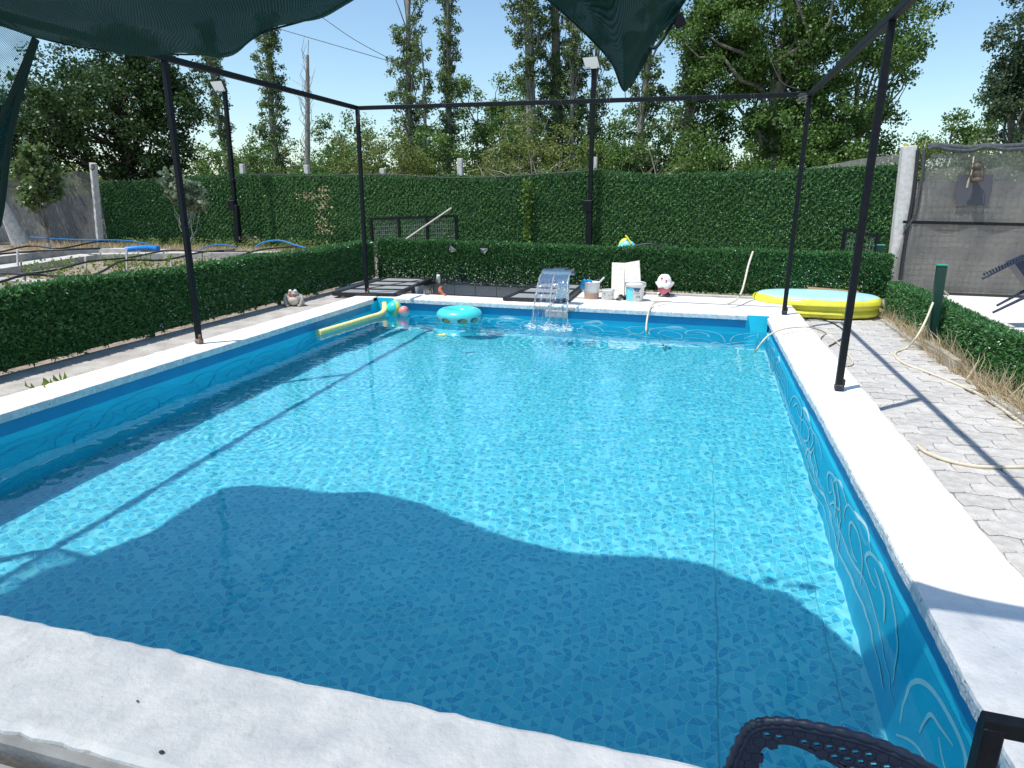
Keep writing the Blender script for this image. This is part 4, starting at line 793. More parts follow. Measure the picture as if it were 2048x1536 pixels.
build('lips', MB().tube(smooth_path([L_(-.066, -.055, .172), L_(-.03, -.098, .163), L_(0, -.104, .173), L_(.03, -.098, .163), L_(.066, -.055, .172)], 5), .0085, 7), mat('red_lips', (.50, .05, .05), .5), h)
build('moss_patch', MB().ball(L_(-.105, .01, .15), .045, 12, sc3=(.5, 1, 1)), M['frog_green'], t)
# ================================================================ BUCKETS AND BOARDS ON THE FAR DECK
def bucket(name, lab, p, r0, r1, h, m, rim=.006):
    t = thing(name, lab, 'bucket', p); b = MB(); b.lathe([(.0001, .002), (r0, .002), (r0 + .003, .01), (r1, h * .96), (r1 + rim, h * .96), (r1 + rim, h), (r1 - .004, h), (r0 - .004, .02), (.0001, .012)], p, 28); build('body', b, m, t); return t
DZ = -.02
p = onz(1183, 597, DZ); M['milky'] = mat('translucent_white_plastic', (.66, .68, .70), .35)
t = bucket('plastic_canister', 'round milky canister with brown liquid, a stick and a blue scoop', p, .105, .122, .26, M['milky'])
build('liquid_band', MB().lathe([(.1105, .008), (.1145, .075), (.1155, .088)], p, 28), mat('brown_liquid', (.40, .26, .19), .4), t); build('liquid_band', MB().lathe([(.1155, .088), (.1165, .10)], p, 28), mat('ochre_liquid', (.50, .42, .30), .4), t)
tag(build('stirring_stick', MB().tube([p + Vector((.05, 0, .05)), p + Vector((.10, -.01, .24)), p + Vector((.185, -.02, .335))], .014, 8), M['white_plastic']), 'white stick standing in the milky canister', 'stick')
b = MB(); q = p + Vector((-.11, -.02, .24)); b.lathe([(.0001, -.05), (.035, -.05), (.045, .05), (.047, .05), (.038, -.056), (.0001, -.056)], q, 16, rot=Matrix.Rotation(R(-50), 3, 'Y')); b.tube([q + Vector((.03, 0, .04)), q + Vector((.09, 0, .035)), q + Vector((.12, 0, -.01))], [.02, .02, .014], 8); b.ball(q + Vector((-.03, 0, -.06)), .05, 12, sc3=(.9, .9, 1.1)); tag(build('blue_scoop', b, mat('bright_blue_plastic', (.01, .33, .62), .35)), 'bright blue plastic scoop hooked on the milky canister', 'scoop')
p = onz(1215, 599, DZ); t = bucket('white_tub', 'small white tub with wire handle between canister and lidded pail', p, .088, .098, .15, M['white_plastic']); build('lid_rim', MB().lathe([(.098, .135), (.104, .135), (.104, .155), (.095, .158), (.0001, .152)], p, 28), M['white_plastic'], t)
build('handle', MB().tube(smooth_path([p + Vector((-.10, -.01, .13)), p + Vector((-.06, -.09, .07)), p + Vector((.02, -.108, .035)), p + Vector((.09, -.05, .09))], 5), .003, 5), M['conc_post'], t); b = MB()
for q in range(9): a = R(rnd.uniform(240, 320)); z = rnd.uniform(.03, .11); rr_ = .0895 + z * .07; b.box(p + Vector((rr_ * math.cos(a), rr_ * math.sin(a), z)), (.02, .002, .006), Matrix.Rotation(a + math.pi / 2, 3, 'Z'))
build('print_marks', b, M['p_navy'], t, kind='stuff')
p = onz(1269, 601, DZ); t = bucket('paint_pail', 'white lidded pail with turquoise body and blue printed label', p, .122, .142, .265, M['white_plastic'])
build('lid', MB().lathe([(.142, .215), (.160, .22), (.164, .255), (.158, .275), (.13, .285), (.0001, .288)], p, 32), M['cream'] if 'cream' in M else M.setdefault('cream', mat('cream_plastic', (.76, .72, .66), .45)), t)
def wrap(p, r0, r1, h, a0, a1, z0, z1, off=.005, n=22):
    rows = [[p + Vector(((r0 + (r1 - r0) * z / h + off) * math.cos(a), (r0 + (r1 - r0) * z / h + off) * math.sin(a), z)) for a in np.linspace(a0, a1, n)] for z in (z0, z1)]; return MB().grid(rows)
def wrap_poly(p, r0, r1, h, pts, off): return MB().add([p + Vector(((r0 + (r1 - r0) * z / h + off) * math.cos(a), (r0 + (r1 - r0) * z / h + off) * math.sin(a), z)) for a, z in pts], [tuple(range(len(pts)))])
W3 = (p, .122, .142, .265)
build('print_turquoise', wrap(*W3, R(175), R(262), .012, .205), mat('turquoise_print', (.16, .66, .78), .4), t)
build('print_navy', wrap_poly(*W3, [(R(262), .205), (R(272), .17), (R(278), .150), (R(298), .150), (R(310), .205), (R(298), .205), (R(286), .205), (R(274), .205)], .009), mat('navy_label', (.02, .12, .32), .4), t)
fc = bpy.data.curves.new('t', 'FONT'); 
def text_on(p, r, s, a0, z, size, m, parent, name='lettering', step=None):
    """wrap a word round a bucket, one flat letter mesh after another joined"""
    b = MB(); a = a0
    for ch in s:
        cu = bpy.data.curves.new('letter', 'FONT'); cu.body = ch; cu.size = size; cu.extrude = .0004; cu.resolution_u = 2; ob = bpy.data.objects.new('letter', cu); C.objects.link(ob); bpy.context.view_layer.update()
        me = ob.to_mesh(); wd = max([v.co.x for v in me.vertices], default=size * .3); rad = r + .013
        b.add([p + Vector((rad * math.cos(a + v.co.x / rad), rad * math.sin(a + v.co.x / rad), z + v.co.y)) for v in me.vertices], [tuple(q.vertices) for q in me.polygons]); a += (wd + size * .12) / rad
        ob.to_mesh_clear(); bpy.data.objects.remove(ob); bpy.data.curves.remove(cu)
    return build(name, b, m, parent, kind='stuff')
bpy.data.curves.remove(fc)
text_on(p, .1345, 'BIO', R(278), .160, .034, M['white_plastic'], t); text_on(p, .131, 'oxijen', R(270), .118, .032, M['p_navy'], t)
b = MB(); b.tube(smooth_path([p + Vector((.134 * math.cos(a) * 1.0, .134 * math.sin(a), z)) for a, z in ((R(285), .05), (R(292), .09), (R(300), .06), (R(306), .085), (R(311), .05))], 5), .0028, 5); build('leaf_print', b, M['p_navy'], t)
tag(build('black_rag', MB().tube(smooth_path([onz(1236, 601, DZ), onz(1240, 600, DZ) + Vector((0, 0, .05)), onz(1248, 599, DZ) + Vector((0, 0, .03)), onz(1254, 600, DZ) + Vector((0, 0, .06)), onz(1258, 601, DZ)], 4), [.03 + .012 * math.sin(i * 1.7) for i in range(17)], 8), mat('black_rag', (.02, .02, .022), .9, (.2, .2, .2), 30, 4)), 'small black rag between the tub and the pail', 'rag')
# boards leaning on the hedge
for q, lab in (([(1222, 592), (1248, 603), (1249, 527), (1224, 526)], 'whitewashed board leaning on the hedge, the left of a pair'), ([(1250, 600), (1283, 598), (1279, 522), (1249, 527)], 'whitewashed board leaning on the hedge, the right of a pair')):
    y0, y1 = 10.55, 11.05; c4 = [ony(*q[0], y0), ony(*q[1], y0), ony(*q[2], y1), ony(*q[3], y1)]
    for c_ in c4[:2]: c_.z = -.018
    bk = [c_ + Vector((0, .022, .008)) for c_ in c4]; tag(build('wooden_board', MB().add(c4 + bk, [(0, 1, 2, 3), (7, 6, 5, 4), (0, 4, 5, 1), (1, 5, 6, 2), (2, 6, 7, 3), (3, 7, 4, 0)]), M['wood']), lab, 'board', 'boards leaning on the hedge')
# planter shaped like a cup
p = onz(1327, 593, DZ); t = thing('pink_planter', 'pink pot on round feet holding a crumpled white cloth with red dots', 'planter', p)
build('pot', MB().lathe([(.0001, .045), (.075, .045), (.085, .055), (.118, .20), (.105, .20), (.075, .08), (.0001, .07)], p, 28), mat('pink_glaze', (.66, .16, .20), .4), t)
build('foot', MB().ball(p + Vector((-.055, -.05, .04)), .042, 14, sc3=(1.1, .9, .95)), M['cream'], t); build('foot', MB().ball(p + Vector((.06, -.05, .04)), .042, 14, sc3=(1.2, .9, .85)), M['worn_metal'], t); build('foot_hole', MB().ball(p + Vector((-.058, -.085, .042)), .021, 10, sc3=(1.2, .4, 1)), M['worn_metal'], t)
cl = MB(); rr = random.Random(4); prof = [(.0001, .345), (.05, .34), (.09, .30), (.108, .27), (.10, .235), (.138, .225), (.136, .205), (.128, .19)]; cl.lathe(prof, p, 26)
for i, v in enumerate(cl.v):
    a = math.atan2(v[1] - p.y, v[0] - p.x); k = 1 + .10 * math.sin(5 * a + v[2] * 40) + .05 * math.sin(11 * a); z = v[2] + .012 * math.sin(7 * a + 1) - (.045 * max(0, math.cos(a + math.pi / 2 - .25)) if i >= 26 * 6 else 0); cl.v[i] = (p.x + (v[0] - p.x) * k, p.y + (v[1] - p.y) * k, z)
clo = tag(build('white_cloth', cl, mat('white_cloth', (.78, .77, .75), .9, bump=.4, bscale=20)), 'crumpled white cloth with red dots on the pink pot', 'cloth')
b = MB()
for dx, dz in ((-.04, .30), (-.005, .265), (.03, .262), (.012, .235)): b.ball(p + Vector((dx, -.102, dz)), .016, 10, sc3=(1.1, .5, 1))
build('red_dot', b, mat('red_dots', (.50, .05, .10), .7), clo)
# toy behind the hedge
c = ony(1252, 490, 12.2); t = thing('beach_toy', 'turquoise and yellow plastic toy peeping over the hedge', 'toy', (c.x, 12.2, .3)); M['t_turq'] = mat('toy_turquoise', (.16, .62, .68), .4); M['t_yel'] = mat('toy_yellow', (.74, .66, .05), .4)
build('shell', MB().ball(c + Vector((.02, 0, -.07)), .17, 20, sc3=(.95, .6, .95)), M['t_turq'], t); build('shell', MB().ball(c + Vector((-.07, -.05, -.08)), .11, 18, sc3=(1, .6, .8)), M['t_turq'], t); build('rim', MB().ball(c + Vector((-.02, .03, -.03)), .15, 18, sc3=(.8, .5, 1)), M['t_yel'], t)
build('handle', MB().tube([c + Vector((.10, -.08, .02)), c + Vector((.03, -.05, .12)), c + Vector((-.015, -.04, .17))], .018, 8), M['t_yel'], t)
cable('black_strap', 'black strap and buckle lying on top of the hedge', [ony(*q, 11.3) for q in ((1272, 492), (1290, 488), (1308, 489), (1318, 493), (1326, 487))], .016, M['black_pipe'], cat='strap')
# solar wall lights
M['solar'] = mat('pale_light_cover', (.72, .78, .55), .35); M['solar_top'] = mat('grey_solar_cell', (.12, .15, .17), .25)
def solar(px, py, lab, rot):
    c = ony(px, py, 11.40); t = thing('solar_light', lab, 'lamp', c, 'solar lights on the hedge'); r = Matrix.Rotation(R(rot), 3, 'Y'); f = lambda x, z, d: c + r @ Vector((x, d, z))
    A, B_, D, X = f(-.10, .05, 0), f(.10, .05, 0), f(0, -.075, 0), f(0, .0, -.07)
    build('cover', MB().add([A, D, X], [(0, 1, 2)]), M['solar'], t); build('cover', MB().add([D, B_, X], [(0, 1, 2)]), M['solar'], t); build('solar_cell', MB().add([B_, A, X], [(0, 1, 2)]), M['solar_top'], t)
    b = MB(); 
    for q in (A, B_, D): b.bar(X + Vector((0, -.002, 0)), q, .012)
    for q, s in ((A, B_), (B_, D), (D, A)): b.bar(q, s, .012)
    build('frame', b, M['black_metal'], t)
solar(904, 499, 'triangular solar light on the hedge, tilted, above the pit', 38); solar(968, 502, 'triangular solar light on the hedge, level, right of the tilted one', 0)
# ================================================================ INFLATABLE POOL
pc = Vector((1.83, 11.00, -.20)); t = thing('inflatable_pool', 'yellow inflatable paddling pool with pale blue floor at the path end', 'paddling pool', pc)
M['yel'] = mat('yellow_vinyl', (.78, .72, .05), .35, (.70, .66, .06), 6, 4, .3, 9, coat=.3, bdist=.02); M['yel_low'] = mat('dull_yellow_vinyl', (.46, .43, .03), .4)
A_, B__ = .82, .52
def oval(rx, r, z, flat=1., n=64, m=14, seam=0):
    rows = []
    for i in range(n + 1):
        a = 2 * math.pi * i / n; k = 1 + .012 * math.sin(9 * a) + .006 * math.sin(23 * a); rows.append([Vector((pc.x + (A_ + r * math.cos(q) * rx) * k * math.cos(a), pc.y + (B__ + r * math.cos(q) * rx) * k * math.sin(a), z + r * flat * math.sin(q))) for q in np.linspace(0, 2 * math.pi, m + 1)])
    return MB().grid(rows)
build('lower_tube', oval(1, .080, -.125, .85), M['yel'], t); build('upper_tube', oval(1, .10, .0, .95), M['yel'], t)
b = MB(); b.lathe([(.0001, .0), (.6, .008), (.96, .0), (1.0, -.018)], (pc.x, pc.y, .100), 48, sx=1.05 * A_, sy=1.10 * B__); build('floor', b, mat('pale_blue_vinyl', (.38, .68, .76), .4, (.42, .72, .79), 3, 3, .15, 14), t)
b = MB(); b.box((2.15, 11.56, .10), (.75, .10, .03), Matrix.Rotation(R(3), 3, 'Y')); tag(build('plank', b, mat('raw_plank', (.45, .27, .15), .8)), 'brown plank behind the inflatable pool', 'plank')
# ================================================================ HOSES
def hose(lab, P, r=.0115, grp='beige garden hoses'):
    return cable('garden_hose', lab, P, r, M['hose'], 7, 'hose', grp)
Gp = lambda px, py: (lambda p: Vector((p.x, p.y, pz(p.y) + .012)))(onz(px, py, pz(onz(px, py, -.24).y)))
hose('long beige hose winding over the pavers and up to the right hedge', [Gp(2200, 935), Gp(2120, 893), Gp(2048, 852), Gp(2000, 818), Gp(1955, 790), Gp(1900, 765), Gp(1850, 745), Gp(1810, 730), Gp(1791, 716), Gp(1792, 706), Gp(1812, 698), onx(1832, 676, 2.58), onx(1852, 640, 2.68), onx(1866, 606, 2.76), onx(1876, 590, 2.82), onx(1886, 583, 2.92), onx(1896, 590, 3.05)], .014)
hose('beige hose running from under the coping across the pavers', [Gp(1835, 895), Gp(1850, 907), Gp(1880, 920), Gp(1915, 930), Gp(1960, 937), Gp(2010, 938), Gp(2060, 937), Gp(2150, 935)], .014)
cp = lambda px, py, z: onz(px, py, z)
hose('beige hose arching over the right coping into the pool', [onz(1513, 716, -.6), cp(1510, 706, ZW), cp(1520, 690, -.10), cp(1536, 672, .0), cp(1560, 660, .06), cp(1590, 655, .05), cp(1622, 655, .02), Gp(1652, 668), Gp(1676, 688), Gp(1694, 708), Gp(1704, 722), Gp(1703, 731), Gp(1690, 734)], .0105)
hose('beige hose hanging from the far coping into the pool', [onz(1297, 690, -.7), cp(1293, 668, ZW), cp(1293, 648, -.12), cp(1298, 622, -.0), cp(1307, 607, .04), cp(1322, 603, .03), cp(1342, 603, .012)], .013)
hose('stiff beige hose piece leaning on the hedge at the far deck', [ony(1455, 608, 9.9), ony(1472, 600, 10.1), ony(1483, 584, 10.35), ony(1490, 560, 10.6), ony(1497, 530, 10.8), ony(1506, 503, 10.95)], .015)
cable('black_hose', 'thin dark hose curling on the pavers beside the far post', [Gp(1608, 641), Gp(1632, 639), Gp(1660, 645), Gp(1680, 656), Gp(1690, 666), Gp(1686, 676), Gp(1672, 686), Gp(1658, 694)], .008, M['worn_metal'], 6, 'hose')
# ================================================================ FOREGROUND CHAIR (seen from behind) and black frame
M['rattan'] = mat('navy_plastic_rattan', (.009, .019, .045), .5, (.014, .026, .058), 40, 3, .2, 400, bdist=.002)
def chair(loc, yaw, lab, k=1., custom_back=False):
    t = thing('garden_chair', lab, 'chair', loc); rz = Matrix.Rotation(yaw, 3, 'Z'); f = lambda x, y, z: Vector(loc) + rz @ Vector((x * k, y * k, z * k))
    # backrest: rim tube plus perforated panel; back at +y
    W_, S0, Ht = .25, .43, .90
    rim = [(-.245, .23, .40), (-.25, .262, .62), (-.245, .285, .80), (-.20, .298, .880), (-.10, .306, .915), (0, .309, .925), (.10, .306, .915), (.20, .298, .880), (.245, .285, .80), (.25, .262, .62), (.245, .23, .40)]
    if not custom_back:
     sp = smooth_path([f(*q) for q in rim], 6); b = MB(); b.tube(sp, [.010 + .0018 * (i % 2) for i in range(len(sp))], 10); build('back_frame', b, M['rattan'], t)
    if custom_back:
        O_ = [(1405, 1700), (1430, 1610), (1452, 1548), (1468, 1508), (1488, 1466), (1504, 1450), (1530, 1443), (1575, 1443), (1640, 1454), (1720, 1473), (1800, 1503), (1860, 1535), (1930, 1590), (1985, 1660), (2010, 1760)]
        I_ = [(1470, 1700), (1500, 1610), (1512, 1548), (1514, 1512), (1522, 1492), (1545, 1484), (1580, 1484), (1620, 1498), (1680, 1530), (1740, 1568), (1800, 1610), (1850, 1660), (1880, 1720)]
        pl = lambda q: onz(q[0], q[1], .645) if 0 else ony(q[0], q[1], 1.0)
        Ow, Iw = [pl(q) for q in O_], [pl(q) for q in I_]; b = MB(); so = smooth_path(Ow, 6)
        b.tube([p - Vector((0, 0, 0)) for p in so], [.0075 + .0016 * math.sin(i * 2.1) for i in range(len(so))], 9); ctr = sum(Iw, Vector()) / len(Iw)
        b.tube([p + (ctr - p).normalized() * .008 for p in so], .0075, 8); b.tube(smooth_path(Iw, 6), .0052, 8); build('back_frame', b, M['rattan'], t)
        h_ = .0195; b = MB(); ox = [p.x for p in Ow[4:]]; oz = [p.z for p in Ow[4:]]; ix = [p.x for p in Iw[3:]]; iz = [p.z for p in Iw[3:]]
        for r in range(-4, 24):
            v = .70 - r * h_ * .87
            for c_ in range(0, 32):
                u = .08 + c_ * h_ + (h_ / 2 if r % 2 else 0); top = float(np.interp(u, ox, oz)); low = float(np.interp(u, ix, iz)) if u > ix[0] + .004 else .30
                if u < ox[0] - .02 or u > ox[-1] or v > top - .001 or v < low + .001: continue
                hole = v < top - .021 and v > low + .010 and (u > ix[0] + .012 or v > .618) and u > ox[0] + .02
                if u < ix[0] + .004 and u < np.interp(-v, [-p.z for p in Ow[:6]][::-1] if 0 else sorted(-p.z for p in Ow[:6]), sorted((p.x for p in Ow[:6]), reverse=True)) + .004: continue
                o8 = [(u + h_ * .60 * math.sin(R(60 * q)), v + h_ * .60 * math.cos(R(60 * q))) for q in range(6)]
                if hole:
                    i8 = [(u + h_ * .33 * math.sin(R(60 * q + 8)), v + h_ * .27 * math.cos(R(60 * q + 8))) for q in range(6)]; V_ = [Vector((a_, 1.0, c2)) for a_, c2 in o8 + i8]; V2 = [p - Vector((0, .006, 0)) for p in V_]; F_ = []
                    for q in range(6): w2 = (q + 1) % 6; F_ += [(q, w2, 6 + w2, 6 + q), (12 + q, 18 + q, 18 + w2, 12 + w2), (6 + q, 6 + w2, 18 + w2, 18 + q)]
                    b.add(V_ + V2, F_)
                else: V_ = [Vector((a_, 1.0, c2)) for a_, c2 in o8]; b.add(V_ + [p - Vector((0, .006, 0)) for p in V_], [tuple(range(6)), tuple(range(11, 5, -1))])
        build('back_panel', b, M['rattan'], t)
    b = MB(); b.grid([[f(x, y, .43 - .02 * (1 - (x / .24) ** 2)) for x in np.linspace(-.24, .24, 9)] for y in np.linspace(-.24, .24, 9)]); b.grid([[f(x, y, .40) for x in (.24, -.24)] for y in (-.24, .24)], 0, False); b.tube([f(-.24, -.24, .42), f(.24, -.24, .42), f(.24, .24, .42), f(-.24, .24, .42), f(-.24, -.24, .42)], .02, 8); build('seat', b, M['rattan'], t)
    for sx in (-1, 1):
        for sy in (-1, 1): build('leg', MB().tube([f(sx * .23, sy * .22, .42), f(sx * .26, sy * .27, .0)], [.022, .017], 8), M['rattan'], t)
        build('armrest', MB().tube(smooth_path([f(sx * .25, .27, .66), f(sx * .275, .1, .665), f(sx * .28, -.12, .65), f(sx * .27, -.22, .60), f(sx * .25, -.23, .43)], 5), [.022 + .002 * (i % 2) for i in range(21)], 8, flat=.7), M['rattan'], t)
    return t
chair((.335, .72, -.20), 0, 'dark blue perforated plastic chair with its back to the pool, nearest the camera', .94, True)
ch2 = thing('tipped_chair', 'dark blue plastic chair leaning tipped over on the sunny terrace', 'chair', (4.2, 9.9, -.14)); q_ = lambda px, py, y: ony(px, py, y)
b = MB(); b.tube([q_(1965, 557, 9.9), q_(2010, 534, 9.95), q_(2060, 510, 10.0), q_(2150, 470, 10.1)], .018, 8)
for k in range(22): a_ = q_(1968 + k * 6, 550 - k * 2.75, 9.93); b.ball(a_ + Vector((0, 0, .01)), .016, 6, sc3=(.5, 3, 1))
build('armrest', b, M['rattan'], ch2)
b = MB(); b.tube([q_(2000, 536, 10.3), q_(2060, 505, 10.3), q_(2150, 462, 10.4)], .018, 8); build('armrest', b, M['rattan'], ch2)
b = MB(); f_ = [q_(2030, 528, 10.0), q_(2140, 480, 10.1), q_(2150, 640, 10.1), q_(2075, 590, 10.0)]; b.add(f_ + [p_ + Vector((0, .3, 0)) for p_ in f_], [(3, 2, 1, 0), (4, 5, 6, 7), (0, 1, 5, 4), (1, 2, 6, 5), (2, 3, 7, 6), (3, 0, 4, 7)]); build('seat', b, M['rattan'], ch2)
for a_, c_ in (((1986, 625, 9.7), (2080, 580, 9.9)), ((1994, 611, 10.0), (2090, 560, 10.2))): build('leg', MB().tube([q_(*a_), q_(*c_)], [.016, .024], 8), M['rattan'], ch2)
t = thing('tube_frame', 'black square tube frame standing on the near corner of the coping', 'frame', (.7, 1.28, 0)); c = ony(1984, 1448, 1.25)
b = MB(); b.bar((c.x, 1.25, .0), (c.x, 1.25, c.z), .036, bev=.003); build('leg', b, M['black_metal'], t)
b = MB(); b.bar((c.x - .018, 1.25, c.z), (c.x + .50, 1.235, c.z - .002), .036, .03, bev=.003, up=(0, 1, 0)); build('rail', b, M['black_metal'], t); build('leg', MB().bar((c.x + .48, 1.235, 0), (c.x + .48, 1.235, c.z - .02), .036, bev=.003), M['black_metal'], t)
# dead insects and specks on the coping
for px, py, r_ in ((323, 1504, .006), (275, 1402, .0035)): tag(build('dark_seed', MB().ball(onz(px, py, .006), r_, 8, sc3=(1.5, 1, .6)), M['black_pipe']), 'dark seed lying on the near coping, the %s one' % ('larger' if r_ > .005 else 'smaller'), 'seed')
# little plants by the left apron
for px, py, n_, lab in ((75, 778, 2, 'small weed sprout growing beside the left coping, nearest the camera'), (104, 768, 1, 'tiny weed sprout beside the left coping, middle of three'), (122, 762, 1, 'upright weed blade beside the left coping, farthest of three')):
    p = onz(px, py + 4, -.04); b = MB()
    for k in range(2 + n_): a = rnd.uniform(0, 6.3); q = p + Vector((.05 * math.cos(a) * n_, .05 * math.sin(a), .0)); b.add([p, p + Vector((.012, 0, 0)), q + Vector((.018, 0, .04)), q + Vector((0, 0, .085)), q + Vector((-.012, 0, .035))], [(0, 1, 2, 3, 4)])
    tag(build('weed_sprout', b, M['weed']), lab, 'weed')
# ================================================================ KITCHEN GARDEN (left)
b = MB(); b.box((-16.4, 11.0, -.26), (20.6, 20, .10)); struct('garden_soil', b, M['soil'])
def curb(P, w_, z0, z1, nm='garden_kerb'):
    b = MB()
    for a, c in zip(P[:-1], P[1:]): b.bar(Vector((a[0], a[1], (z0 + z1) / 2)), Vector((c[0], c[1], (z0 + z1) / 2)), w_, z1 - z0, up=(0, 0, 1)) if 0 else None
    for a, c in zip(P[:-1], P[1:]):
        a, c = Vector(a).to_3d(), Vector(c).to_3d(); d = (c - a).normalized(); s = Vector((-d.y, d.x, 0)) * w_ / 2
        q = [a - s, a + s, c + s, c - s]; b.prism([(p.x, p.y) for p in q], z0, z1)
    return struct(nm, b, M['kerb_light'])
g2 = lambda px, py, z: (lambda p: (p.x, p.y))(onz(px, py, z))
curb([g2(-80, 545, -.05), g2(60, 525, -.05), g2(180, 508, -.05), g2(330, 505, -.05), g2(640, 503, -.05)], .55, -.3, -.05)
curb([g2(-80, 520, -.02), g2(40, 507, -.02), g2(120, 498, -.02), g2(200, 496, -.02), g2(330, 499, -.02)], .35, -.3, -.02, 'garden_kerb')
curb([g2(-120, 552, -.06), g2(60, 560, -.06), g2(200, 566, -.06), g2(330, 571, -.06)], .35, -.3, -.06, 'garden_kerb')
def drip(lab, P, z=.05): return cable('drip_hose', lab, [onz(px, py, z + dz) for px, py, dz in P], .023, M['black_pipe'], 7, 'hose', 'black drip hoses over the garden beds')
drip('black drip hose nearest the low hedge, rising in two waves', [(-60, 605, 0), (0, 594, 0), (60, 581, .02), (130, 556, .06), (190, 551, 0), (260, 549, 0), (330, 537, .03), (400, 532, 0), (440, 525, 0), (520, 500, .05), (600, 493, 0)])
drip('black drip hose crossing the bed in the middle of the garden', [(-60, 575, 0), (0, 564, 0), (50, 550, .05), (100, 551, 0), (160, 556, 0), (200, 545, 0), (250, 521, .05), (330, 520, 0), (400, 505, .05), (470, 500, 0)])
drip('black drip hose over the long grey kerb', [(-60, 548, 0), (0, 547, 0), (60, 547, 0), (120, 538, 0), (180, 523, .05), (260, 515, 0), (310, 505, 0), (350, 500, .04), (420, 503, 0), (500, 503, 0)])
drip('black drip hose farthest back beside the leaf fence', [(-60, 512, 0), (0, 504, 0), (60, 492, .04), (120, 497, 0), (190, 484, .03), (240, 482, .0)])
drip('black drip hose curving towards the hedge corner', [(170, 575, 0), (200, 567, .03), (225, 560, 0), (290, 566, 0)])
drip('black drip hose second from the back, low over the kerb', [(-60, 516, 0), (0, 508, 0), (80, 502, 0), (140, 499, .02), (200, 497, 0)])
def stake(px, pyt, pyb, lab, m='conc_post', r=.016):
    B_ = onz(px, pyb, -.2); T_ = ony(px - 1, pyt, B_.y); tag(build('garden_stake', MB().bar(B_, T_, r * 2), M[m]), lab, 'stake', 'stakes in the garden beds')
SL = ['left', 'middle']
for px, a, c_, lab in ((36, 499, 545, 'thin grey stake at the far left of the garden'), (43, 523, 548, 'short brown stake at the far left of the garden'), (254, 498, 547, 'grey stake where two drip hoses cross'), (172, 513, 546, 'thin stake with green tie in the middle bed'), (264, 516, 533, 'short dark stake beside the crossing hoses'), (51, 552, 573, 'dark hose stake on the near pale kerb, leftmost'), (136, 557, 583, 'dark hose stake on the near pale kerb, second'), (212, 560, 572, 'dark hose stake by the hedge top'), (346, 505, 515, 'dark stake on the long kerb left of the frame post'), (405, 505, 525, 'dark stake on the long kerb by the blue pipe'), (472, 505, 515, 'short dark stake near the hedge corner'), (343, 520, 545, 'thin grey stake behind the black frame post')):
    stake(px, a, c_, lab, 'conc_post' if 'grey' in lab or 'green tie' in lab else 'bark', .016 if 'thin' in lab or 'grey' in lab else .013)
def bluep(lab, P, r=.022): return cable('blue_pipe', lab, [ony(px, py, y) for px, py, y in P], r, M['blue_pipe'], 7, 'pipe', 'blue irrigation pipes')
bluep('blue pipe lying along the foot of the fence behind the white post', [(60, 474, 17.2), (120, 478, 17.1), (180, 480, 17.0), (250, 481, 16.9), (300, 488, 16.8)])
bluep('blue pipe arching in front of the leaf fence, left of two arcs', [(398, 500, 16.8), (420, 492, 16.9), (445, 489, 16.9), (470, 493, 16.8)], .02)
bluep('blue pipe arching in front of the leaf fence, right of two arcs', [(510, 494, 16.8), (530, 484, 16.9), (560, 481, 16.9), (590, 490, 16.8), (612, 496, 16.7)], .025)
b = MB(); A = ony(252, 499, 15.6); B_ = ony(316, 497, 15.7); b.tube([A, A.lerp(B_, .3) + Vector((0, .1, .02)), A.lerp(B_, .7) + Vector((0, .1, .03)), B_], .075, 12); tag(build('blue_drum_pipe', b, mat('bright_blue_pipe', (.01, .20, .60), .3)), 'thick bright blue pipe section lying on the kerb', 'pipe')
b = MB(); A = ony(-60, 395, 13.5); B_ = ony(46, 482, 14.0)
b = MB(); b.tube([ony(-40, 300, 13.4), ony(-8, 390, 13.5), ony(14, 430, 13.7), ony(40, 486, 13.9)], [.10, .12, .14, .2], 10); tag(build('leaning_trunk', b, M['whitewash']), 'whitewashed leaning tree trunk at the left edge', 'trunk')
# weeds in the beds and along the fence
def weeds(name, lab, n, seed, gen, ht, m, lsize):
    rng = np.random.default_rng(seed); P = gen(rng, n); k = 16; C0 = np.repeat(P, k, 0); u = rng.random((n * k, 1)); h = np.repeat(rng.uniform(.4, 1.3, (n, 1)) * ht, k, 0); C0 = C0 + np.concatenate([rng.normal(0, .35, (n * k, 2)) * h * u, u * h], 1)
    V, F = leaves(C0, rng, lsize); o = build_np(name, V, F, m); tag(o, lab, 'weeds'); o['kind'] = 'stuff'; return o
weeds('garden_weeds', 'yellow green weeds and seedlings in the garden beds', 420, 1, lambda r, n: np.stack([r.uniform(-14.5, -7.2, n), r.uniform(7.5, 14.5, n), np.full(n, -.2)], 1), .26, M['weed'], .055)
weeds('garden_weeds', 'weeds growing right behind the low hedge', 130, 4, lambda r, n: np.stack([r.uniform(-9.8, -6.4, n), r.uniform(4.5, 13, n), np.full(n, -.2)], 1), .5, M['weed'], .05)
weeds('fence_weeds', 'weeds and dry leaves at the foot of the leaf fence', 500, 2, lambda r, n: (lambda u: np.stack([-18 + 13 * u, 17.6 + .9 * np.sin(u * 3) + r.normal(0, .15, n), np.full(n, -.2)], 1))(r.random(n)), .32, M['leaf_olive'], .06)
rng = np.random.default_rng(6); n = 1500; P = np.stack([rng.uniform(-21, -11, n), rng.uniform(16.3, 17.6, n), np.full(n, -.2)], 1); V, F = blades(P, np.repeat([[0, 0, 1.]], n, 0), rng, 3, .28, .012, .5); nn = len(F) // 2; F3 = np.concatenate([F[:nn][:, [0, 1, 2]], F[:nn][:, [0, 2, 3]], F[nn:, :3]]); o = build_np('dry_weeds', V, F3, M['straw']); tag(o, 'brown dry weeds below the grey net fence', 'weeds'); o['kind'] = 'stuff'
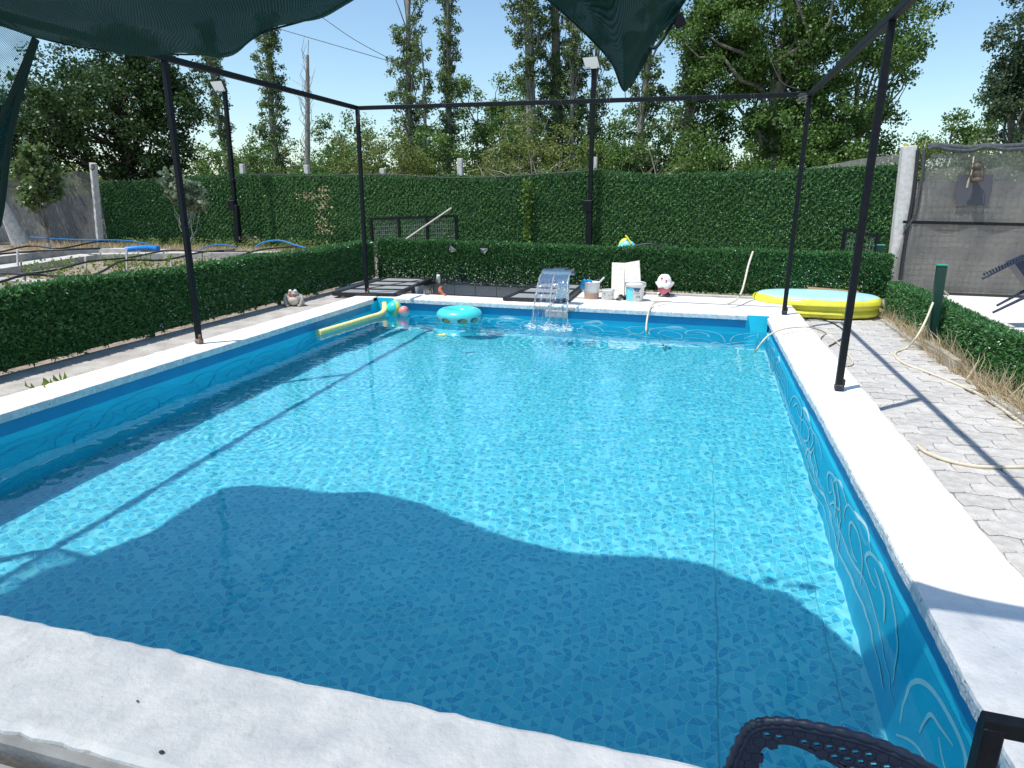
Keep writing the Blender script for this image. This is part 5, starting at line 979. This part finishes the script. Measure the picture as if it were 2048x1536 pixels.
# ================================================================ TREES
def limb_path(a, b, rng, wob=.12, n=6):
    a, b = np.array(a, float), np.array(b, float); L = np.linalg.norm(b - a); P = [a + (b - a) * t + rng.normal(0, wob * L * .25, 3) * math.sin(math.pi * t) for t in np.linspace(0, 1, n)]; return [tuple(p) for p in P]
def leafy(clumps, rng, per, size, drop=0., shell=.75):
    if size < .3: per, size = int(per * 2.4), size * .64
    Cc = np.array([c[:3] for c in clumps]); Rr = np.array([c[3] for c in clumps]); k = (per * (Rr / Rr.mean()) ** 2).astype(int).clip(8); idx = np.repeat(np.arange(len(clumps)), k)
    D = unit(rng.normal(0, 1, (len(idx), 3))); q = rng.random((len(idx), 1)) ** shell; P = Cc[idx] + D * q * Rr[idx][:, None] * np.array([1, 1, .8]); return leaves(P, rng, size, drop=drop)
def broad_tree(name, lab, base, H, crowns, n_cl, per, size, m, bark, seed, trunk_r=.22, grp=None, lean=(0, 0), clr=(.35, .75), twig=True, cat='tree'):
    """crowns: ellipsoids (dx, dy, z, rx, ry, rz) relative to the base"""
    rng = np.random.default_rng(seed); base = Vector(base); t = thing(name, lab, cat, base, grp); bx, by, bz = base
    vol = np.array([c[3] * c[4] * c[5] for c in crowns]) ** .8; vol /= vol.sum(); clumps = []
    for k in range(n_cl):
        c = crowns[rng.choice(len(crowns), p=vol)]; d = unit(rng.normal(0, 1, 3)); q = rng.random() ** .45
        clumps.append((bx + c[0] + d[0] * q * c[3], by + c[1] + d[1] * q * c[4], bz + c[2] + d[2] * q * c[5], rng.uniform(*clr)))
    V, F = leafy(clumps, rng, per, size); build_np('crown', V, F, m, t)
    b = MB(); top = Vector((bx + lean[0], by + lean[1], bz + H * .8)); tp = [Vector(p) for p in limb_path(base, top, rng, .10, 9)]
    b.tube(tp, [trunk_r * (1 - .85 * i / 8) for i in range(9)], 9)
    build('trunk', b, bark, t)
    b = MB(); ks = rng.choice(len(clumps), min(len(clumps), 26 if twig else 10), replace=False)
    for k in ks:
        c = clumps[k]; s = tp[int(rng.integers(2, 8))]
        if c[2] < s.z: s = tp[2]
        P = limb_path(s, c[:3], rng, .2, 6); b.tube(P, [trunk_r * .28 * (1 - .85 * i / 5) for i in range(6)], 5, cap=False)
    build('branches', b, bark, t); return t
def poplar(name, lab, base, H, w_, seed, per=34, size=.13, m='leaf_poplar', bark='bark_pale', z0=.12, dens=1., grp='tall narrow poplars', tr=.16, bare=None, lean=0.):
    rng = np.random.default_rng(seed); base = Vector(base); t = thing(name, lab, 'tree', base, grp); bx, by, bz = base
    ax = [(bx + lean * q + .10 * math.sin(q * 5 + seed), by, bz + H * q) for q in np.linspace(0, 1, 12)]; b = MB(); w_ *= 1.2; dens *= 1.5; b.tube(ax, [tr * (1 - .8 * i / 11) for i in range(12)], 9); build('trunk', b, M[bark], t)
    clumps = []; b = MB(); n = int(H * 11 * dens)
    for k in range(n):
        q = z0 + (1 - z0) * rng.random(); env = w_ * (min(1, (q - z0) * 5 + .35)) * (1 - .35 * q) * (.88 + .18 * math.sin(q * 23 + seed)); a = rng.uniform(0, 6.28); rr_ = env * rng.random() ** .6
        if bare and bare[0] < q < bare[1] and rng.random() < bare[2]: continue
        x, y, z = np.interp(q, np.linspace(0, 1, 12), [p[0] for p in ax]) + rr_ * math.cos(a), by + rr_ * math.sin(a), bz + H * q; clumps.append((x, y, z, rng.uniform(.16, .34)))
        if rng.random() < .4: s = max(q - .12, .02); b.tube([(np.interp(s, np.linspace(0, 1, 12), [p[0] for p in ax]), by, bz + H * s), ((x + bx) / 2 + .05, by + rr_ * math.sin(a) * .7, z - H * .05), (x, y, z + .2)], [.03, .02, .008], 4, cap=False)
    V, F = leafy(clumps, rng, per, size, .3); build_np('crown', V, F, M[m], t); build('branches', b, M['bark_pale'], t, kind='stuff'); return t
GZ = -.3
def bx(px, y): p = ony(px, 400, y); return p.x
def zz(px, py, y): return ony(px, py, y).z
# poplars: pixel column, distance, top pixel row
poplar('poplar_tree', 'leafy poplar with pale trunk behind the left lamp post', (bx(463, 27), 27, GZ), 9.0, .62, 1, dens=1.15, bare=(.3, .6, .5), lean=-.3)
poplar('poplar_tree', 'narrow poplar between the hanging net and the dead trunk', (bx(560, 27), 27, GZ), zz(560, 25, 27) + .3, .72, 2, dens=1.3, lean=.1, tr=.22)
poplar('poplar_tree', 'tall poplar with bare upper stem left of centre', (bx(828, 27), 27, GZ), 12.5, .85, 3, dens=1.25, bare=(.66, .85, .6), tr=.2)
poplar('poplar_tree', 'thin nearly bare poplar stem beside the tall left-centre poplar', (bx(856, 26), 26, GZ), 7.6, .3, 4, dens=.35, tr=.11, lean=-.15)
poplar('poplar_tree', 'tall poplar with exposed white trunk at the middle of the picture', (bx(898, 27), 27, GZ), 12.8, .52, 5, dens=.95, tr=.19)
poplar('poplar_tree', 'big poplar with thick grey trunk, first of the centre group', (bx(1062, 26), 26, GZ), 13, .95, 6, dens=1.3, tr=.27, lean=-.4)
poplar('poplar_tree', 'dark trunked poplar of the centre group beside the hanging net', (bx(1112, 27), 27, GZ), 13, .8, 7, dens=1.0, tr=.30, bark='bark', lean=-.2)
poplar('poplar_tree', 'pale thin poplar right beside the dark trunked one', (bx(1142, 26.5), 26.5, GZ), 12, .5, 8, dens=.7, tr=.14)
poplar('poplar_tree', 'poplar directly behind the tall lamp post', (bx(1172, 27), 27, GZ), 12, .65, 9, dens=.9, tr=.17, lean=.5)
poplar('poplar_tree', 'white stemmed poplar right of the hanging net corner', (bx(1268, 26), 26, GZ), 11, .7, 10, dens=.75, tr=.18, lean=.35)
poplar('poplar_tree', 'leaf wrapped poplar stem in front of the broad oak', (bx(1352, 25), 25, GZ), 11.5, .6, 11, dens=1.2, tr=.2, lean=.5)
# dead trunk
t = thing('dead_trunk', 'bare dead trunk rising above the fence into the sky', 'tree', (bx(614, 22), 22, GZ)); rng = np.random.default_rng(8)
b = MB(); P = [ony(615, y_, 22) for y_ in (380, 300, 230, 160, 110)]; b.tube(P, [.10, .10, .085, .07, .05], 8); build('trunk', b, M['bark_pale'], t)
b = MB()
for k in range(34):
    s = ony(615, rng.uniform(120, 320), 22); b.tube([s, s + Vector((rng.uniform(-.25, .25), rng.uniform(-.2, .2), .35)), s + Vector((rng.uniform(-.4, .4), rng.uniform(-.3, .3), rng.uniform(.6, 1.1)))], [.014, .009, .004], 4, cap=False)
b.tube([ony(616, 112, 22), ony(617, 80, 22)], .012, 4); build('twigs', b, M['twig'], t, kind='stuff')
# broad trees
broad_tree('mulberry_tree', 'big dark spreading tree behind the left end of the garden', (bx(300, 20), 20, GZ), 6.2, [(-2.0, -.5, 4.1, 2.2, 1.6, 1.5), (-1.2, -2.4, 4.4, 2.6, 1.6, 1.1), (-3.9, -2.6, 3.7, 2.1, 1.3, .9), (.3, 0, 4.4, 2.0, 1.5, 1.6), (-.6, 0, 2.9, 1.7, 1.2, .9), (-3.4, -1, 3.4, 1.6, 1.2, 1.4), (1.2, 0, 3.0, 1.0, 1, 1.2), (-1, 0, 5.8, 3.0, 1.6, 1.3), (1.2, 0, 5.4, 1.3, 1.2, 1.2)], 430, 64, .15, M['leaf_dark'], M['bark_dark'], 21, .26, lean=(-1.2, 0), clr=(.28, .62))
broad_tree('mulberry_tree', 'second dark tree crown hanging in from the left edge', (bx(-60, 19), 19, GZ), 5.2, [(0, 0, 3.6, 1.9, 1.5, 1.5), (1.2, 0, 4.6, 1.3, 1, 1.1)], 80, 62, .15, M['leaf_dark'], M['bark_dark'], 22, .2, clr=(.28, .62))
broad_tree('oak_tree', 'huge broad dark green tree filling the right centre', (bx(1530, 25), 25, GZ), 10, [(-.6, 0, 3.2, 3.0, 1.8, 2.0), (.2, .5, 5.6, 3.0, 1.9, 2.0), (1.9, 0, 3.6, 2.0, 1.6, 1.9), (-1.9, 0, 6.6, 1.8, 1.5, 1.9), (1.2, 0, 8.0, 2.8, 1.8, 1.7), (-1.2, .5, 9.3, 2.4, 1.8, 1.6), (3.2, 0, 6.0, 1.2, 1.2, .9), (2.8, .3, 2.2, 1.6, 1.3, 1.2)], 620, 90, .145, M['leaf_oak'], M['bark'], 23, .38, clr=(.30, .66))
broad_tree('oak_tree', 'open crowned tree behind the right frame post', (bx(1690, 27), 27, GZ), 9.2, [(.4, 0, 6.8, 1.9, 1.4, 1.3), (.2, 0, 4.4, 1.4, 1.2, 1.2), (.9, 0, 8.4, 1.7, 1.3, 1.0), (-.4, 0, 2.4, 1.5, 1.2, 1.2)], 110, 62, .145, M['leaf_oak'], M['bark'], 34, .2, clr=(.26, .55))
broad_tree('maple_tree', 'medium broadleaf tree left of the centre poplars', (bx(975, 30), 30, GZ), 6.4, [(-.2, 0, 4.6, 1.6, 1.2, 1.5), (.8, 0, 5.8, 1.5, 1.2, 1.1), (-.6, 0, 2.9, 1.5, 1.2, 1.2), (1.8, 0, 4.2, 1.2, 1, 1.4), (-1.2, 0, 6.2, .6, .6, .7)], 120, 66, .15, M['leaf_oak'], M['bark'], 25, .2, clr=(.28, .6))
broad_tree('maple_tree', 'rounded green tree low between the frame corner and the poplars', (bx(705, 30), 30, GZ), 4.2, [(-.3, 0, 2.8, 1.3, 1.1, 1.2), (1.2, 0, 2.4, 1.4, 1.1, 1.2), (.1, 0, 1.4, 1.8, 1.2, .9)], 90, 62, .14, M['leaf_oak'], M['bark'], 26, .14, clr=(.25, .55))
broad_tree('maple_tree', 'bushy tree growing between centre poplars and broad oak', (bx(1245, 29), 29, GZ), 5, [(0, 0, 3.2, 1.6, 1.3, 1.5), (.8, 0, 1.9, 1.6, 1.2, 1.2), (-1.4, 0, 2.4, 1.3, 1.1, 1.4), (.2, 0, 5.0, .9, .9, .9)], 110, 62, .145, M['leaf_oak'], M['bark'], 27, .16, clr=(.27, .6))
broad_tree('maple_tree', 'pale green tree standing far right beyond the net wall', (bx(1880, 34), 34, GZ), 6, [(0, 0, 3.4, 1.9, 1.4, 1.5), (.9, 0, 4.9, 1.2, 1, 1.1), (-1.6, 0, 2.2, 1.5, 1.2, 1.2), (1.8, 0, 2.6, 1.6, 1.2, 1.5), (-2.8, 0, 1.6, 1.0, 1, 1.0)], 130, 64, .17, M['leaf_oak'], M['bark'], 28, .16, clr=(.3, .62))
broad_tree('willow_tree', 'tall drooping grey green tree at the right edge', (bx(2010, 30), 30, GZ), 12, [(0, 0, 8.0, 1.5, 1.2, 3.5), (.3, 0, 4.6, 1.4, 1.2, 2.6), (-.7, 0, 6.2, .7, .9, 2.2)], 190, 66, .16, M['leaf_grey2'] if 'leaf_grey2' in M else M.setdefault('leaf_grey2', leafmat('willow_leaf', [(.05, .09, .05), (.07, .12, .06), (.10, .15, .08)], .45, .35)), M['bark'], 29, .2, clr=(.3, .6), grp=None)
broad_tree('willow_tree', 'second tall drooping tree just inside the right edge', (bx(2120, 31), 31, GZ), 13, [(0, 0, 8.6, 1.6, 1.3, 4.4), (-.4, 0, 4.2, 1.6, 1.2, 2.6)], 190, 66, .16, M['leaf_grey2'], M['bark'], 30, .2, clr=(.3, .6))
# shrubs along the outside of the fence: (pixel column, distance, height row, width, material)
SH = [(225, 23, 300, 1.6, 'leaf_olive', 'yellowish shrub beyond the fence left of the dark tree'), (120, 24, 318, 1.5, 'leaf_olive', 'low olive shrub beyond the grey net fence'), (45, 24, 330, 1.5, 'leaf_olive', 'low olive shrub at the far left beyond the net'), (410, 24, 262, 1.3, 'leaf_oak', 'green shrub between the dark tree and the left lamp post'), (500, 25, 268, 1.2, 'leaf_oak', 'bright shrub between lamp post and narrow poplar'), (590, 27, 282, 1.3, 'leaf_olive', 'pale shrub at the foot of the dead trunk'), (650, 25, 275, 1.1, 'leaf_oak', 'green shrub left of the frame corner'), (740, 25, 232, 1.5, 'leaf_olive', 'olive bush right behind the frame corner post'), (800, 24, 262, 1.2, 'leaf_olive', 'olive bush at the foot of the tall left-centre poplar'), (875, 25, 240, 1.0, 'leaf_oak', 'bush between the bare stem and white trunk'), (985, 24, 305, .9, 'leaf_olive', 'low yellow bush under the bare branches'), (1045, 24.5, 215, 1.3, 'leaf_olive', 'feathery olive bush left of the thick grey trunk'), (1120, 24, 232, 1.3, 'leaf_olive', 'feathery olive bush before the dark trunk'), (1215, 24, 225, 1.1, 'leaf_oak', 'bush right of the tall lamp post'), (1300, 25, 262, 1.2, 'leaf_dark', 'dark bush under the white stemmed poplar'), (1420, 24, 250, 1.6, 'leaf_oak', 'bush at the left foot of the broad oak'), (1600, 24, 262, 1.5, 'leaf_oak', 'bush at the right foot of the broad oak'), (1700, 25, 285, 1.2, 'leaf_olive', 'pale bush behind the right frame post'), (1990, 22, 270, 1.4, 'leaf_olive', 'olive bush above the net wall'), (1850, 24, 276, 1.0, 'leaf_olive', 'low bush above the white corner post'), (2090, 22, 268, 1.4, 'leaf_oak', 'green bush above the right end of the net wall')]
for k, (px, y, py, r_, m, lab) in enumerate(SH):
    zt = zz(px, py, y); h = zt - GZ; broad_tree('shrub', lab, (bx(px, y), y, GZ), h, [(0, 0, h * .72, r_, r_ * .8, h * .27), (r_ * .4, 0, h * .5, r_ * 1.1, r_ * .8, h * .34), (-r_ * .5, 0, h * .46, r_, r_ * .8, h * .34)], 90, 30, .13, M[m], M['bark'], 50 + k, .07, grp='shrubs beyond the fence', clr=(.2, .48), twig=False, cat='shrub')
for k, (px, y, py, r_, lab) in enumerate(((690, 28, 215, 1.5, 'dense green tree crown right behind the frame corner'), (1010, 28, 200, 1.5, 'dense green tree crown between the white trunk and the grey trunk'), (1150, 29, 215, 1.6, 'dense green tree crown behind the tall lamp post'), (1330, 28, 170, 1.5, 'dense green tree crown at the left side of the broad oak'), (850, 29, 235, 1.4, 'dense green tree crown between the two left-centre poplars'), (520, 29, 262, 1.3, 'dense green tree crown behind the narrow poplar'), (1640, 27, 190, 1.6, 'dense green tree crown at the right side of the broad oak'))):
    zt = zz(px, py, y); h = zt - GZ; broad_tree('round_tree', lab, (bx(px, y), y, GZ), h, [(0, 0, h * .70, r_, r_ * .8, h * .28), (.3, 0, h * .4, r_ * 1.2, r_ * .9, h * .3)], 110, 38, .14, M['leaf_oak'], M['bark'], 120 + k, .12, grp='round trees beyond the fence', clr=(.22, .5), twig=False)
# bare branches heap
for px, lab, sd in ((965, 'tangle of bare grey branches left of the feathery bush', 3), (1060, 'tangle of bare grey branches under the centre poplars', 4), (1290, 'bare twiggy undergrowth beside the leaf wrapped poplar', 6)):
    rng = np.random.default_rng(sd); b = MB(); t = thing('bare_branches', lab, 'branches', (bx(px, 22.5), 22.5, GZ))
    for k in range(28):
        s = Vector((bx(px, 22.5) + rng.normal(0, .8), 22.5 + rng.normal(0, .4), rng.uniform(.6, 2.1))); d = Vector((rng.uniform(-1, 1), rng.uniform(-.4, .4), rng.uniform(-.2, .9))); L = rng.uniform(.5, 1.3)
        b.tube([s, s + d * L * .5 + Vector((0, 0, .1)), s + d * L + Vector((rng.uniform(-.2, .2), 0, .1))], [.022, .014, .005], 4, cap=False)
        for q in range(2): s2 = s + d * L * rng.uniform(.4, .9); b.tube([s2, s2 + Vector((rng.uniform(-.5, .5), 0, rng.uniform(-.1, .5)))], [.010, .004], 3, cap=False)
    build('twigs', b, M['twig'], t, kind='stuff')
# distant wood closing the horizon
rng = np.random.default_rng(90); cl = []
for k in range(1500):
    a = rng.uniform(-1.15, .80); d = rng.uniform(48, 70); cl.append((d * math.sin(a) * 1.1, d * math.cos(a), GZ + abs(rng.normal(0, 1)) * 1.1 + .3 + .8 * math.sin(a * 9) ** 2, rng.uniform(.8, 1.6)))
V, F = leafy(cl, rng, 40, .42); o = build_np('distant_wood', V, F, M['leaf_oak']); tag(o, 'distant band of trees closing the horizon', 'woods'); o['kind'] = 'stuff'
# young trees in the garden
y = 15.2; base = ony(97, 491, y); base.z = -.2; t = broad_tree('young_tree', 'young tree with whitewashed foot at the left of the garden', base, 3.2, [(.05, 0, 2.1, .72, .5, .75), (-.25, 0, 1.75, .5, .4, .5), (.1, 0, 2.7, .42, .35, .4)], 120, 12, .20, M['leaf_poplar'], M['bark'], 70, .04, clr=(.12, .26)); build('whitewash', MB().tube([base, base + Vector((0, 0, .35))], [.062, .05], 8), M['whitewash'], t)
y = 13.0; base = ony(385, 520, y); base.z = -.2; t = broad_tree('young_tree', 'thin sapling with grey green leaves behind the frame post', base, 2.4, [(.02, 0, 1.72, .40, .3, .38), (-.30, 0, 2.0, .22, .2, .3), (.25, 0, 1.5, .25, .2, .3)], 60, 7, .19, M['leaf_grey'], M['whitewash'], 71, .02, clr=(.08, .2), lean=(-.12, 0))
for q_, (px, y0_, y1_, n_, lab) in enumerate(((648, 372, 470, 150, 'dry brown vine wisps caught in the leaf fence behind the hedge corner'), (612, 385, 405, 40, 'small pinkish dry patch on the leaf fence'), (500, 470, 495, 90, 'dry straw tuft at the foot of the leaf fence'))):
    r5 = np.random.default_rng(200 + q_); P = np.array([ony(px + r5.normal(0, 9), r5.uniform(y0_, y1_), 18.55) for _ in range(n_)]); V, F = leaves(P, r5, .075); o = build_np('dry_vine', V, F, M['straw']); tag(o, lab, 'plant')
# ivy on the fence
P = np.stack([np.full(260, bx(1053, 18.3)) + np.random.default_rng(1).normal(0, .09, 260), 18.42 + np.random.default_rng(2).normal(0, .03, 260), np.random.default_rng(3).uniform(.2, 1.95, 260)], 1); V, F = leaves(P, np.random.default_rng(4), .085); o = build_np('ivy', V, F, M['weed']); tag(o, 'pale climbing ivy in the dark gap of the leaf fence', 'plant')
